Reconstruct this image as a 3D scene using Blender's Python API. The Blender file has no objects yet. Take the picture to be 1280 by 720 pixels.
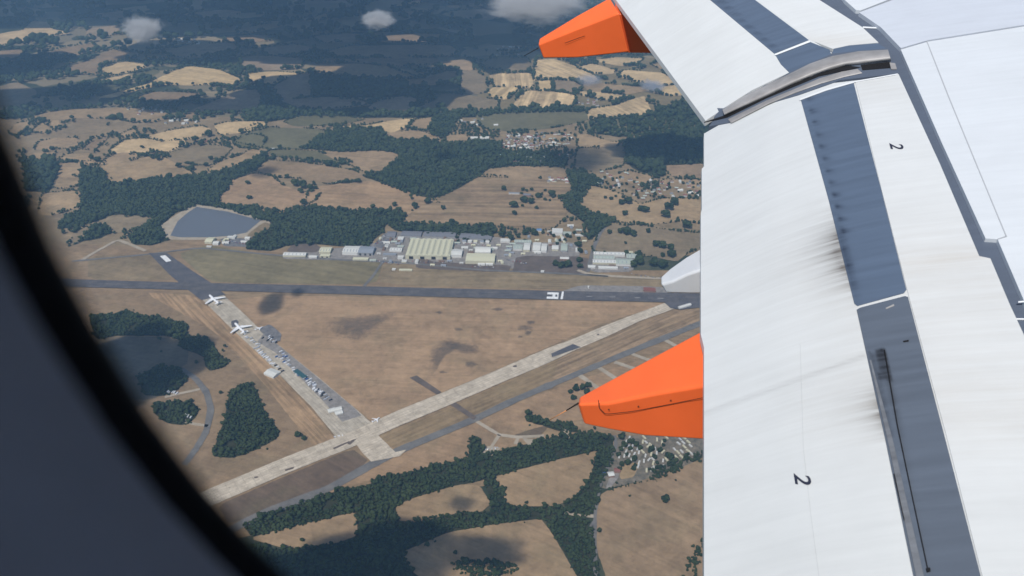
import bpy, bmesh, math, random
import numpy as np
from mathutils import Vector, Matrix, noise as mnoise
from mathutils.geometry import tessellate_polygon

rng = np.random.default_rng(7)
random.seed(7)
SC = bpy.context.scene
COL = SC.collection

# ------------------------------------------------------------------ camera
H = 1190.0                      # height of the aircraft over the ground, metres
TH = math.radians(30.0)         # the camera looks 30 degrees down
FPX = 1000.0                    # focal length in photograph pixels (1280 wide)
CAM = np.array([0.0, 0.0, H])
cd = bpy.data.cameras.new('camera')
cam = bpy.data.objects.new('camera', cd)
COL.objects.link(cam)
cam.location = CAM
cam.rotation_euler = (math.pi / 2 - TH, 0, 0)
cd.sensor_width = 36.0
cd.lens = 36.0 * FPX / 1280.0
cd.clip_start = 0.02
cd.clip_end = 90000
cd.dof.use_dof = True
cd.dof.focus_distance = 8.0
cd.dof.aperture_fstop = 4.2
SC.camera = cam

# ------------------------------------------------------------------ daylight
SUN_EL = math.radians(55)
SUN_AZ = math.radians(202)      # clockwise from +Y
to_sun = Vector((math.sin(SUN_AZ) * math.cos(SUN_EL), math.cos(SUN_AZ) * math.cos(SUN_EL), math.sin(SUN_EL)))
world = bpy.data.worlds.new('World')
SC.world = world
world.use_nodes = True
wn = world.node_tree.nodes
wl = world.node_tree.links
bg = wn['Background']
sky = wn.new('ShaderNodeTexSky')
sky.sky_type = 'NISHITA'
sky.sun_disc = False
sky.sun_elevation = SUN_EL
sky.sun_rotation = SUN_AZ
sky.altitude = 600
wl.new(sky.outputs[0], bg.inputs[0])
bg.inputs[1].default_value = 0.10
sd = bpy.data.lights.new('sun', 'SUN')
sun = bpy.data.objects.new('sun', sd)
COL.objects.link(sun)
sd.energy = 4.0
sd.angle = math.radians(0.53)
sd.color = (1.0, 0.955, 0.89)
sun.rotation_euler = to_sun.to_track_quat('Z', 'Y').to_euler()
sun.location = (0, 0, 2500)
SC.view_settings.view_transform = 'Standard'
SC.view_settings.look = 'None'
SC.view_settings.exposure = 0.0
SC.view_settings.gamma = 1.0
SC.cycles.max_bounces = 6
SC.cycles.diffuse_bounces = 3
SC.cycles.glossy_bounces = 2
SC.cycles.transmission_bounces = 4
SC.cycles.volume_bounces = 1
SC.cycles.transparent_max_bounces = 24
SC.cycles.caustics_reflective = False
SC.cycles.caustics_refractive = False
SC.cycles.volume_step_rate = 1.0
SC.cycles.volume_max_steps = 64

# ------------------------------------------------------------------ pixel -> ray helpers
CT, ST = math.cos(TH), math.sin(TH)


def rays(P):
    P = np.asarray(P, float).reshape(-1, 2)
    r = (P[:, 0] - 640) / FPX
    u = (360 - P[:, 1]) / FPX
    return np.stack([r, CT + u * ST, u * CT - ST], 1)


def G(P, z=0.0):
    """photograph pixels -> points on the ground"""
    d = rays(P)
    t = (H - z) / -d[:, 2]
    return np.stack([d[:, 0] * t, d[:, 1] * t, np.full(len(d), z)], 1)


def ppm(x, y):
    """photograph pixels per metre at a ground pixel"""
    return FPX * -rays([(x, y)])[0, 2] / H


def to_px(X):
    X = np.asarray(X, float)
    dx, dy, dz = X[:, 0], X[:, 1], X[:, 2] - H
    fwd = dy * CT - dz * ST
    up = dy * ST + dz * CT
    return np.stack([640 + FPX * dx / fwd, 360 - FPX * up / fwd], 1)


def inside(P, poly):
    P = np.asarray(P)
    poly = np.asarray(poly, float)
    x, y = P[:, 0], P[:, 1]
    res = np.zeros(len(P), bool)
    n = len(poly)
    j = n - 1
    for i in range(n):
        xi, yi = poly[i]
        xj, yj = poly[j]
        c = ((yi > y) != (yj > y)) & (x < (xj - xi) * (y - yi) / (yj - yi + 1e-12) + xi)
        res ^= c
        j = i
    return res


# ------------------------------------------------------------------ material helpers
def lin(r, g, b):
    return tuple(((c / 255) / 12.92 if c / 255 <= 0.04045 else ((c / 255 + 0.055) / 1.055) ** 2.4) for c in (r, g, b)) + (1,)


class Nt:
    def __init__(self, name):
        self.m = bpy.data.materials.new(name)
        self.m.use_nodes = True
        self.n = self.m.node_tree.nodes
        self.l = self.m.node_tree.links
        self.p = self.n['Principled BSDF']
        self.out = self.n['Material Output']

    def new(self, t, **k):
        x = self.n.new(t)
        for a, b in k.items():
            setattr(x, a, b)
        return x

    def lk(self, a, b):
        self.l.new(a, b)

    def math(self, op, a, b=None, clamp=False):
        x = self.new('ShaderNodeMath', operation=op, use_clamp=clamp)
        for i, v in enumerate((a, b)):
            if v is None:
                continue
            if hasattr(v, 'links'):
                self.lk(v, x.inputs[i])
            else:
                x.inputs[i].default_value = v
        return x.outputs[0]

    def mix(self, fac, a, b, blend='MIX'):
        x = self.new('ShaderNodeMix', data_type='RGBA', blend_type=blend)
        for s, v in ((x.inputs[0], fac), (x.inputs[6], a), (x.inputs[7], b)):
            if hasattr(v, 'links'):
                self.lk(v, s)
            else:
                s.default_value = v
        return x.outputs[2]

    def noise(self, vec, scale, detail=4, rough=0.6, dist=0.0):
        x = self.new('ShaderNodeTexNoise')
        x.inputs['Scale'].default_value = scale
        x.inputs['Detail'].default_value = detail
        x.inputs['Roughness'].default_value = rough
        x.inputs['Distortion'].default_value = dist
        if vec is not None:
            self.lk(vec, x.inputs['Vector'])
        return x.outputs[0]

    def ramp(self, v, lo, hi, a=0.0, b=1.0):
        x = self.new('ShaderNodeMapRange')
        self.lk(v, x.inputs[0])
        x.inputs[1].default_value = lo
        x.inputs[2].default_value = hi
        x.inputs[3].default_value = a
        x.inputs[4].default_value = b
        return x.outputs[0]

    def pos(self):
        return self.new('ShaderNodeNewGeometry').outputs['Position']


def simple(name, col, rough=0.7, metal=0.0, noise=0.12, scale=0.3, spec=0.3):
    t = Nt(name)
    v = t.noise(t.pos(), scale, 5, 0.65)
    f = t.ramp(v, 0.3, 0.7, 1 - noise, 1 + noise)
    c = t.new('ShaderNodeCombineColor')
    m = t.new('ShaderNodeVectorMath', operation='SCALE')
    m.inputs[0].default_value = col[:3]
    t.lk(f, m.inputs['Scale'])
    t.lk(m.outputs[0], t.p.inputs['Base Color'])
    t.p.inputs['Roughness'].default_value = rough
    t.p.inputs['Metallic'].default_value = metal
    t.p.inputs['Specular IOR Level'].default_value = spec
    return t.m


def field_material(name):
    """dry grass / stubble: colour from the object, mottling and tram lines in ground metres"""
    t = Nt(name)
    pos = t.pos()
    oc = t.new('ShaderNodeObjectInfo').outputs['Color']
    ang = t.new('ShaderNodeAttribute', attribute_type='OBJECT', attribute_name='line_angle').outputs['Fac']
    amt = t.new('ShaderNodeAttribute', attribute_type='OBJECT', attribute_name='line_amount').outputs['Fac']
    pit = t.new('ShaderNodeAttribute', attribute_type='OBJECT', attribute_name='line_pitch').outputs['Fac']
    n1 = t.noise(pos, 1 / 170, 6, 0.62, 0.4)
    n2 = t.noise(pos, 1 / 22, 5, 0.7, 0.2)
    n3 = t.noise(pos, 1 / 5, 3, 0.7)
    rot = t.new('ShaderNodeVectorRotate', rotation_type='Z_AXIS')
    t.lk(pos, rot.inputs['Vector'])
    t.lk(ang, rot.inputs['Angle'])
    sp = t.new('ShaderNodeSeparateXYZ')
    t.lk(rot.outputs[0], sp.inputs[0])
    # irregular parallel bands: noise sampled along one axis only
    cb = t.new('ShaderNodeCombineXYZ')
    t.lk(t.math('DIVIDE', sp.outputs[1], pit), cb.inputs[0])
    t.lk(t.math('DIVIDE', sp.outputs[0], t.math('MULTIPLY', pit, 22.0)), cb.inputs[1])
    band = t.noise(cb.outputs[0], 1.0, 3, 0.6)
    bandv = t.ramp(band, 0.38, 0.62, -1, 1)
    # finer drilling streaks everywhere
    cs = t.new('ShaderNodeCombineXYZ')
    t.lk(t.math('DIVIDE', sp.outputs[1], 7.0), cs.inputs[0])
    t.lk(t.math('DIVIDE', sp.outputs[0], 120.0), cs.inputs[1])
    st = t.noise(cs.outputs[0], 1.0, 3, 0.7)
    v = t.math('ADD', t.ramp(n1, 0.3, 0.7, -0.17, 0.17), t.ramp(n2, 0.3, 0.7, -0.17, 0.17))
    v = t.math('ADD', v, t.ramp(t.noise(pos, 1 / 60, 5, .75, 1.0), .35, .65, -.10, .10))
    v = t.math('ADD', v, t.ramp(n3, 0.3, 0.7, -0.07, 0.07))
    v = t.math('ADD', v, t.ramp(st, 0.3, 0.7, -0.10, 0.10))
    v = t.math('ADD', v, t.math('MULTIPLY', bandv, amt))
    v = t.math('ADD', v, 1.0)
    hue = t.noise(pos, 1 / 90, 4, 0.6, 0.6)
    green = t.mix(t.ramp(hue, 0.48, 0.75, 0, 0.35), oc, (0.16, 0.14, 0.08, 1))
    sc = t.new('ShaderNodeVectorMath', operation='SCALE')
    t.lk(green, sc.inputs[0])
    t.lk(v, sc.inputs['Scale'])
    t.lk(sc.outputs[0], t.p.inputs['Base Color'])
    t.p.inputs['Roughness'].default_value = 1.0
    t.p.inputs['Specular IOR Level'].default_value = 0.05
    return t.m


def ground_material():
    t = Nt('rough_country')
    pos = t.pos()
    a = t.noise(pos, 1 / 240, 7, 0.65, 0.5)
    b = t.noise(pos, 1 / 35, 5, 0.7, 0.3)
    c1 = t.mix(t.ramp(a, 0.42, 0.60), (0.035, 0.046, 0.028, 1), (0.105, 0.095, 0.055, 1))
    c2 = t.mix(t.ramp(b, 0.42, 0.6, 0, 0.7), c1, (0.05, 0.06, 0.035, 1))
    # distant patchwork of small fields beyond what is drawn one by one
    mp = t.new('ShaderNodeMapping')
    mp.inputs['Scale'].default_value = (1 / 330, 1 / 260, 0.0)
    mp.inputs['Rotation'].default_value = (0, 0, 0.35)
    wob = t.new('ShaderNodeTexNoise')
    wob.inputs['Scale'].default_value = 1 / 300
    t.lk(pos, wob.inputs['Vector'])
    addv = t.new('ShaderNodeVectorMath', operation='MULTIPLY_ADD')
    t.lk(wob.outputs['Color'], addv.inputs[0])
    addv.inputs[1].default_value = (260, 260, 0)
    t.lk(pos, addv.inputs[2])
    t.lk(addv.outputs[0], mp.inputs['Vector'])
    vo = t.new('ShaderNodeTexVoronoi')
    vo.inputs['Scale'].default_value = 1
    t.lk(mp.outputs[0], vo.inputs['Vector'])
    sepc = t.new('ShaderNodeSeparateColor')
    t.lk(vo.outputs['Color'], sepc.inputs[0])
    isf = t.ramp(sepc.outputs[0], 0.44, 0.46)
    sp = t.new('ShaderNodeSeparateXYZ')
    t.lk(pos, sp.inputs[0])
    far = t.ramp(sp.outputs[1], 3300, 3900)
    fcol = t.mix(sepc.outputs[1], (0.30, 0.235, 0.14, 1), (0.15, 0.13, 0.085, 1))
    c3 = t.mix(t.math('MULTIPLY', isf, far), c2, fcol)
    t.lk(c3, t.p.inputs['Base Color'])
    t.p.inputs['Roughness'].default_value = 1.0
    t.p.inputs['Specular IOR Level'].default_value = 0.05
    return t.m


def foliage_material(name, dark, light):
    t = Nt(name)
    at = t.new('ShaderNodeAttribute', attribute_name='tint')
    big = t.noise(t.pos(), 1 / 60, 4, 0.6)
    fine = t.noise(t.pos(), 1 / 2.2, 3, 0.7)
    f = t.math('ADD', t.math('MULTIPLY', at.outputs['Fac'], 0.6), t.ramp(big, 0.35, 0.65, -0.1, 0.45))
    f = t.math('ADD', f, t.ramp(fine, 0.3, 0.7, -0.2, 0.2), clamp=True)
    c = t.mix(f, dark, light)
    t.lk(c, t.p.inputs['Base Color'])
    t.p.inputs['Roughness'].default_value = 0.95
    t.p.inputs['Specular IOR Level'].default_value = 0.1
    return t.m


M_field = field_material('dry_field')
M_ground = ground_material()
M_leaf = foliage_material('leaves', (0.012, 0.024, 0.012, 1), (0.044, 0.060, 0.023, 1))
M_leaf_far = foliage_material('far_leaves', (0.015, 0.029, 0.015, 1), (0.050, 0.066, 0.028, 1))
M_bark = simple('bark', (0.09, 0.07, 0.05), 0.95)


def paving(name, a, b, scale=1 / 30, crack=0.0, along=None, amt=.35, dark=(0.03, 0.03, 0.033, 1)):
    t = Nt(name)
    pos = t.pos()
    n1 = t.noise(pos, scale, 6, 0.7, 0.3)
    n2 = t.noise(pos, 1 / 4, 4, 0.7)
    f = t.math('ADD', t.ramp(n1, 0.35, 0.65), t.ramp(n2, 0.3, 0.7, -0.3, 0.3), clamp=True)
    c = t.mix(f, a, b)
    if crack:
        wv = t.noise(pos, 1 / 11, 6, 0.8, 1.2)
        c = t.mix(t.ramp(wv, 0.60, 0.68, 0, crack), c, (0.10, 0.085, 0.06, 1))
    if along:
        ga, gb = G([along[0], along[1]])
        an = math.atan2(gb[1] - ga[1], gb[0] - ga[0])
        rot = t.new('ShaderNodeVectorRotate', rotation_type='Z_AXIS')
        rot.inputs['Center'].default_value = tuple(ga)
        t.lk(pos, rot.inputs['Vector'])
        rot.inputs['Angle'].default_value = -an
        mp = t.new('ShaderNodeMapping')
        mp.inputs['Scale'].default_value = (1 / 160, 1 / 3.5, 0)
        t.lk(rot.outputs[0], mp.inputs['Vector'])
        st = t.noise(mp.outputs[0], 1, 4, .7)
        c = t.mix(t.ramp(st, .45, .7, 0, amt), c, dark)
        # slab and lane joints
        bk = t.new('ShaderNodeTexBrick')
        bk.inputs['Scale'].default_value = 1
        bk.offset = 0
        bk.inputs['Brick Width'].default_value = 18
        bk.inputs['Row Height'].default_value = 7.5
        bk.inputs['Mortar Size'].default_value = .35
        bk.inputs['Color1'].default_value = (.92, .92, .92, 1)
        bk.inputs['Color2'].default_value = (1.08, 1.08, 1.08, 1)
        bk.inputs['Mortar'].default_value = (.72, .72, .72, 1)
        t.lk(rot.outputs[0], bk.inputs['Vector'])
        c = t.mix(1.0, c, bk.outputs['Color'], 'MULTIPLY')
    t.lk(c, t.p.inputs['Base Color'])
    t.p.inputs['Roughness'].default_value = 0.9
    t.p.inputs['Specular IOR Level'].default_value = 0.2
    return t.m


M_asphalt = paving('asphalt', (0.070, 0.068, 0.076, 1), (0.115, 0.108, 0.110, 1))
M_runway = paving('runway_asphalt', (0.082, 0.077, 0.082, 1), (0.135, 0.124, 0.120, 1), along=((230, 358.5), (700, 370)), amt=.5)
M_taxi = paving('worn_asphalt', (0.115, 0.110, 0.105, 1), (0.175, 0.165, 0.15, 1))
M_conc = paving('weathered_concrete', (0.33, 0.285, 0.225, 1), (0.47, 0.415, 0.34, 1), 1 / 24, 0.55)
M_conc_a = paving('runway_concrete', (0.41, 0.345, 0.26, 1), (0.60, 0.515, 0.40, 1), 1 / 24, 0.6, ((360, 581), (760, 413)), .4, (.16, .135, .10, 1))
M_conc_b = paving('old_runway_concrete', (0.36, 0.31, 0.235, 1), (0.52, 0.455, 0.36, 1), 1 / 24, 0.6, ((262, 372), (445, 540)), .45, (.15, .13, .10, 1))
M_track = paving('chalky_track', (0.30, 0.25, 0.18, 1), (0.40, 0.34, 0.26, 1))
M_yard = paving('yard', (0.17, 0.155, 0.14, 1), (0.28, 0.255, 0.23, 1), 1 / 12)
M_apron = paving('dark_yard', (0.10, 0.10, 0.105, 1), (0.20, 0.19, 0.185, 1), 1 / 12)
M_soil = paving('bare_soil', (0.095, 0.075, 0.062, 1), (0.145, 0.112, 0.09, 1))
M_paintwhite = simple('runway_paint', (0.72, 0.72, 0.70), 0.8, noise=0.15, scale=0.2)
M_paintworn = simple('worn_paint', (0.38, 0.37, 0.36), 0.8, noise=0.3, scale=0.3)
M_roof = {
    'dull': simple('dull_rooflight', (0.40, 0.39, 0.29), 0.6),
    'cream': simple('cream_roof', (0.54, 0.52, 0.37), 0.6),
    'white': simple('white_roof', (0.56, 0.555, 0.51), 0.6),
    'grey': simple('grey_roof', (0.24, 0.26, 0.29), 0.6),
    'green': simple('pale_green_roof', (0.36, 0.40, 0.34), 0.6),
    'red': simple('brick_red_roof', (0.21, 0.085, 0.065), 0.8),
    'brown': simple('brown_tile_roof', (0.17, 0.12, 0.09), 0.85),
    'slate': simple('slate_roof', (0.17, 0.17, 0.185), 0.7),
    'blue': simple('blue_roof', (0.12, 0.22, 0.38), 0.6),
    'teal': simple('dark_teal_sheet', (0.03, 0.085, 0.095), 0.6),
}
M_wall = {
    'cream': simple('cream_wall', (0.52, 0.49, 0.36), 0.8),
    'white': simple('white_wall', (0.62, 0.61, 0.57), 0.8),
    'grey': simple('grey_wall', (0.30, 0.30, 0.30), 0.8),
    'brick': simple('brick_wall', (0.26, 0.16, 0.12), 0.9),
    'brown': simple('timber_wall', (0.16, 0.11, 0.08), 0.9),
}
M_dark = simple('dark_opening', (0.03, 0.03, 0.035), 0.6)
M_glassd = simple('window_glass', (0.04, 0.05, 0.06), 0.15, spec=0.8)


# ------------------------------------------------------------------ object helpers
def mesh_from(name, V, F, mats, smooth=False, tint=None, midx=None):
    me = bpy.data.meshes.new(name)
    V = np.asarray(V, np.float32)
    if isinstance(F, np.ndarray):
        k = F.shape[1]
        me.vertices.add(len(V))
        me.vertices.foreach_set('co', V.ravel())
        me.loops.add(F.size)
        me.loops.foreach_set('vertex_index', F.ravel().astype(np.int32))
        me.polygons.add(len(F))
        me.polygons.foreach_set('loop_start', np.arange(0, F.size, k, dtype=np.int32))
        me.update(calc_edges=True)
    else:
        me.from_pydata([tuple(map(float, v)) for v in V], [], [tuple(f) for f in F])
        me.update()
    for m in (mats if isinstance(mats, (list, tuple)) else [mats]):
        me.materials.append(m)
    if smooth:
        me.polygons.foreach_set('use_smooth', np.ones(len(me.polygons), bool))
    if tint is not None:
        a = me.attributes.new('tint', 'FLOAT', 'POINT')
        a.data.foreach_set('value', np.asarray(tint, np.float32))
    if midx is not None:
        me.polygons.foreach_set('material_index', np.asarray(midx, np.int32))
    return me


def link(name, me, parent=None, loc=(0, 0, 0), rz=0.0, **props):
    o = bpy.data.objects.new(name, me)
    COL.objects.link(o)
    o.location = loc
    o.rotation_euler = (0, 0, rz)
    if parent is not None:
        o.parent = parent
    for k, v in props.items():
        o[k] = v
    return o


def thing(name, label, cat, loc=(0, 0, 0), rz=0.0, group=None):
    o = link(name, None, None, loc, rz, label=label, category=cat)
    if group:
        o['group'] = group
    return o


def chaikin(P, it=1, closed=True):
    P = np.asarray(P, float)
    for _ in range(it):
        Q = np.roll(P, -1, 0) if closed else P[1:]
        A = P if closed else P[:-1]
        N = np.empty((2 * len(A), P.shape[1]))
        N[0::2] = A * 0.88 + Q * 0.12
        N[1::2] = A * 0.12 + Q * 0.88
        if not closed:
            N = np.vstack([P[:1], N, P[-1:]])
        P = N
    return P


def rough_edge(P, step=4.0, amp=0.35, closed=True):
    """split long edges (in pixels) and wobble them so that field edges are not ruler straight"""
    out = []
    n = len(P)
    for i in range(n if closed else n - 1):
        a, b = P[i], P[(i + 1) % n]
        k = max(1, int(np.hypot(*(b - a)) / step))
        for j in range(k):
            p = a + (b - a) * j / k
            w = mnoise.noise_vector(Vector((p[0] * 0.13, p[1] * 0.3, 3.1)))
            out.append(p + np.array([w[0] * 2.2, w[1] * 0.9]) * amp)
    return np.array(out)


def sheet(name, px, z, mat, smooth=1, wob=0.35, **props):
    P = chaikin(np.array(px, float), smooth) if smooth else np.array(px, float)
    if wob:
        P = rough_edge(P, 4.0, wob)
    W = G(P, 0.0)
    W[:, 2] = z
    tr = tessellate_polygon([[Vector(w) for w in W]])
    V = W
    # orient upwards
    F = []
    for a, b, c in tr:
        n = np.cross(V[b] - V[a], V[c] - V[a])[2]
        F.append((a, b, c) if n > 0 else (a, c, b))
    me = mesh_from(name, V, np.array(F), mat)
    return link(name, me, kind='structure', **props)


FIELDS = []          # pixel polygons of fields, to keep trees off them and grow hedges round them
COLS = {
    'gold': (0.52, 0.405, 0.25), 'tan': (0.33, 0.25, 0.165), 'brown': (0.262, 0.197, 0.135),
    'dim': (0.30, 0.24, 0.18), 'green': (0.135, 0.132, 0.082), 'greytan': (0.225, 0.185, 0.13), 'rust': (0.315, 0.226, 0.150), 'straw': (0.275, 0.205, 0.14),
    'dark': (0.13, 0.10, 0.078), 'grass': (0.235, 0.190, 0.128),
}
_zf = [0.5]


def field(px, col, lines=0.0, ang=0.3, pitch=25.0, hedge=0.8, name='field', z=None, wob=0.35):
    if z is None:
        _zf[0] += 0.012
        z = _zf[0]
    if isinstance(ang, tuple):
        ga, gb = G([ang[0], ang[1]])
        ang = -math.atan2(gb[1] - ga[1], gb[0] - ga[0])
    px = np.array(px, float)
    if hedge:
        px = px.mean(0) + (px - px.mean(0)) * np.array([1.04, 1.07])
    o = sheet(name, px, z, M_field, 1, wob, line_angle=float(ang), line_amount=float(lines), line_pitch=float(pitch))
    c = COLS[col] if isinstance(col, str) else col
    c = (c[0] * .97, c[1] * .895, c[2] * .77)
    j = 1 + rng.uniform(-0.07, 0.07)
    o.color = (c[0] * j, c[1] * j, c[2] * j * (1 + rng.uniform(-.03, .03)), 1)
    FIELDS.append((np.array(px, float), hedge))
    return o


# patches whose edges fade into the grass round them
tsoft = Nt('parched_patch')
_at = tsoft.new('ShaderNodeAttribute', attribute_name='tint').outputs['Fac']
_nz = tsoft.noise(tsoft.pos(), 1 / 18, 6, 0.75, .5)
_f = tsoft.math('ADD', tsoft.math('MULTIPLY', _at, 1.3), tsoft.ramp(_nz, .3, .7, -.75, .1), clamp=True)
_f = tsoft.math('MULTIPLY', _f, .5)
tsoft.lk(tsoft.mix(tsoft.noise(tsoft.pos(), 1 / 40, 5, .7), (.085, .068, .055, 1), (.16, .125, .095, 1)), tsoft.p.inputs['Base Color'])
tsoft.p.inputs['Roughness'].default_value = 1
tsoft.lk(_f, tsoft.p.inputs['Alpha'])
M_soft = tsoft.m


def soft_patch(name, px, z, grow=1.75):
    P = rough_edge(chaikin(np.array(px, float), 2), 3, .5)
    c = P.mean(0)
    rings = [c + (P - c) * k for k in (.3, .65, grow)]
    a = [1, .95, 0]
    W = np.vstack([G(r) for r in rings] + [G([c])])
    W[:, 2] = z
    n = len(P)
    F = []
    for k in range(2):
        for i in range(n):
            j = (i + 1) % n
            F += [(k * n + i, (k + 1) * n + i, (k + 1) * n + j), (k * n + i, (k + 1) * n + j, k * n + j)]
    F += [(3 * n, i, (i + 1) % n) for i in range(n)]
    me = mesh_from(name, W, np.array(F), M_soft, False, np.r_[np.repeat(a, n), 1])
    return link(name, me, kind='structure')


# ------------------------------------------------------------------ the ground
R = 34000
ring = [(-R, -6000), (R, -6000), (R, 2 * R), (-R, 2 * R)]
nx = 12
gx = np.linspace(-R, R, nx + 1)
gy = np.linspace(-6000, 2 * R, nx + 1)
V = np.array([(x, y, 0) for y in gy for x in gx])
F = np.array([(j * (nx + 1) + i, j * (nx + 1) + i + 1, (j + 1) * (nx + 1) + i + 1, (j + 1) * (nx + 1) + i) for j in range(nx) for i in range(nx)])
link('ground', mesh_from('ground', V, F, M_ground), kind='structure')
# ------------------------------------------------------------------ fields, traced where they lie
field([(-200, 150), (200, 146), (600, 146), (740, 150), (1000, 168), (1000, 320), (600, 318), (250, 312), (-200, 330)], (.245, .195, .13), hedge=0, z=.3, name='pasture', lines=.05, ang=.2)
FIELDS.pop()
field([(590, 72), (700, 70), (900, 74), (900, 150), (735, 150), (600, 139)], (.19, .16, .10), hedge=0, z=.32, name='pasture')
FIELDS.pop()
# farmland far off (upper left)
field([(-40, 50), (12, 40), (28, 38), (40, 27), (61, 29), (62, 36), (88, 41), (60, 46), (25, 54), (-30, 60)], 'gold')
field([(15, 3), (52, -1), (64, 1), (42, 6), (22, 6)], 'tan')
field([(-30, 66), (30, 62), (28, 72), (12, 77), (-30, 74)], 'brown')
field([(45, 70), (80, 60), (112, 55), (124, 60), (98, 69), (80, 70)], 'brown')
field([(80, 86), (112, 75), (138, 63), (176, 68), (165, 74), (128, 80), (124, 92), (96, 93)], 'brown')
field([(125, 86), (150, 78), (178, 78), (184, 83), (160, 91), (130, 95)], 'gold')
field([(182, 70), (215, 71), (200, 76), (188, 76)], 'tan')
field([(120, 101), (160, 93), (165, 96), (147, 103), (132, 103)], 'gold')
field([(165, 93), (195, 87), (200, 90), (190, 95), (172, 96)], 'green')
field([(125, 121), (185, 105), (213, 91), (235, 84), (272, 88), (300, 100), (290, 109), (260, 106), (235, 107), (205, 106), (180, 111), (145, 121)], 'gold', .12, 0.5, 30)
field([(168, 122), (195, 115), (230, 116), (252, 118), (245, 124), (215, 129), (200, 130)], 'brown')
field([(-30, 118), (20, 103), (46, 115), (36, 130), (-30, 142)], 'greytan', hedge=.2)
field([(242, 137), (290, 118), (322, 112), (330, 138), (285, 141), (255, 141), (222, 143)], 'dim')
field([(308, 94), (322, 91), (326, 103), (312, 103)], 'brown')
field([(40, 147), (60, 141), (95, 137), (150, 135), (200, 139), (215, 146), (190, 153), (160, 153), (150, 150), (100, 147), (60, 151)], 'tan')
field([(10, 166), (20, 155), (38, 152), (33, 163), (20, 171)], 'tan')
field([(38, 166), (52, 153), (62, 160), (58, 166)], 'tan')
field([(62, 152), (73, 150), (75, 158), (66, 160)], 'tan')
field([(178, 172), (215, 163), (250, 158), (263, 162), (255, 170), (230, 175), (200, 176)], 'gold')
field([(150, 168), (168, 161), (172, 166), (160, 171), (150, 173)], 'tan')
field([(268, 157), (285, 153), (332, 152), (330, 162), (300, 166), (275, 169)], 'gold')
field([(224, 140), (252, 139), (240, 147), (222, 146)], 'brown')
field([(135, 191), (155, 176), (200, 171), (228, 173), (234, 184), (212, 191), (190, 190), (170, 193), (150, 192)], 'gold', .08, 0.2)
field([(42, 187), (50, 177), (70, 173), (96, 173), (98, 183), (70, 187)], 'tan')
field([(103, 187), (112, 178), (137, 171), (128, 180), (118, 188)], 'brown')
field([(26, 203), (40, 192), (70, 191), (65, 198), (35, 204)], 'tan')
field([(74, 200), (84, 193), (115, 192), (112, 199), (134, 205), (118, 206), (80, 202)], 'tan')
field([(130, 200), (150, 191), (172, 192), (173, 199), (150, 205), (138, 206)], 'tan')
field([(62, 232), (66, 206), (115, 202), (134, 206), (104, 209), (101, 232), (75, 235)], 'tan', .25, 0.05, 60)  # broad bands paint cloud-shadow streaks into the field colour
field([(125, 209), (140, 206), (180, 197), (206, 198), (222, 208), (244, 218), (200, 224), (165, 227), (135, 231), (132, 216)], 'tan', .06, 0.1)
field([(205, 193), (225, 185), (250, 181), (290, 185), (282, 195), (275, 200), (262, 206), (240, 206), (222, 200)], 'greytan')
field([(290, 178), (312, 168), (335, 172), (325, 186), (300, 185)], 'green')
field([(48, 268), (53, 243), (95, 239), (104, 248), (98, 258), (80, 265), (65, 269)], 'tan')
field([(260, 213), (275, 202), (300, 195), (315, 187), (329, 191), (322, 199), (300, 209), (280, 214)], 'tan', .08, .4)
field([(108, 281), (145, 269), (190, 272), (182, 281), (165, 289), (135, 292), (128, 284)], 'greytan', .1, .1, 40)
field([(86, 308), (92, 291), (108, 284), (116, 288), (108, 299), (95, 305)], 'greytan')
# middle
field([(292, 176), (310, 163), (325, 160), (395, 162), (408, 166), (394, 176), (378, 185), (340, 187), (315, 182)], 'green', .05, .3, 30)
field([(338, 188), (375, 188), (400, 190), (418, 198), (440, 202), (425, 206), (400, 201), (340, 195)], 'green')
field([(400, 190), (440, 190), (480, 189), (497, 194), (492, 203), (475, 216), (466, 217), (452, 213), (440, 207), (418, 199)], 'tan', .08, .2)
field([(318, 214), (336, 202), (370, 203), (420, 210), (442, 214), (456, 223), (440, 228), (408, 230), (395, 225), (370, 223), (350, 222), (330, 217)], 'brown')
field([(272, 251), (287, 235), (290, 226), (320, 218), (342, 223), (352, 232), (374, 240), (400, 240), (390, 252), (370, 261), (355, 264), (320, 258), (300, 257), (280, 255)], 'rust', .06)
field([(385, 252), (388, 240), (402, 234), (430, 230), (458, 228), (482, 230), (520, 245), (540, 249), (545, 253), (510, 272), (500, 266), (480, 262), (430, 262), (400, 261)], 'rust', .12, .2, 35)
field([(506, 278), (520, 262), (548, 249), (576, 237), (602, 221), (625, 223), (680, 226), (712, 228), (716, 250), (702, 270), (690, 286), (640, 285), (615, 281), (560, 280), (515, 280)], 'brown', .22, 0.04, 26)
field([(600, 221), (612, 212), (650, 208), (708, 212), (710, 220), (690, 224), (640, 222)], 'tan')
field([(485, 167), (520, 163), (552, 172), (545, 176), (500, 175)], 'tan')
field([(556, 170), (580, 168), (586, 175), (560, 178)], 'tan')
field([(300, 163), (325, 154), (322, 162), (304, 168)], 'gold')
field([(355, 152), (380, 145), (430, 146), (456, 150), (420, 156), (370, 158)], 'green')
field([(418, 158), (460, 157), (490, 151), (517, 148), (510, 157), (490, 166), (475, 161)], 'gold')
field([(510, 160), (520, 150), (541, 147), (541, 160), (530, 163)], 'tan')
field([(722, 184), (722, 170), (735, 168), (760, 177), (777, 178), (770, 183), (745, 184)], 'tan')
field([(675, 176), (676, 169), (715, 167), (718, 174), (700, 177)], 'tan')
field([(718, 213), (722, 186), (760, 187), (780, 189), (778, 208), (750, 214)], 'greytan', .2, .1, 40)
field([(828, 208), (885, 205), (885, 225), (840, 221)], 'brown')
field([(822, 225), (885, 225), (885, 239), (850, 236), (830, 231)], 'tan')
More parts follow.
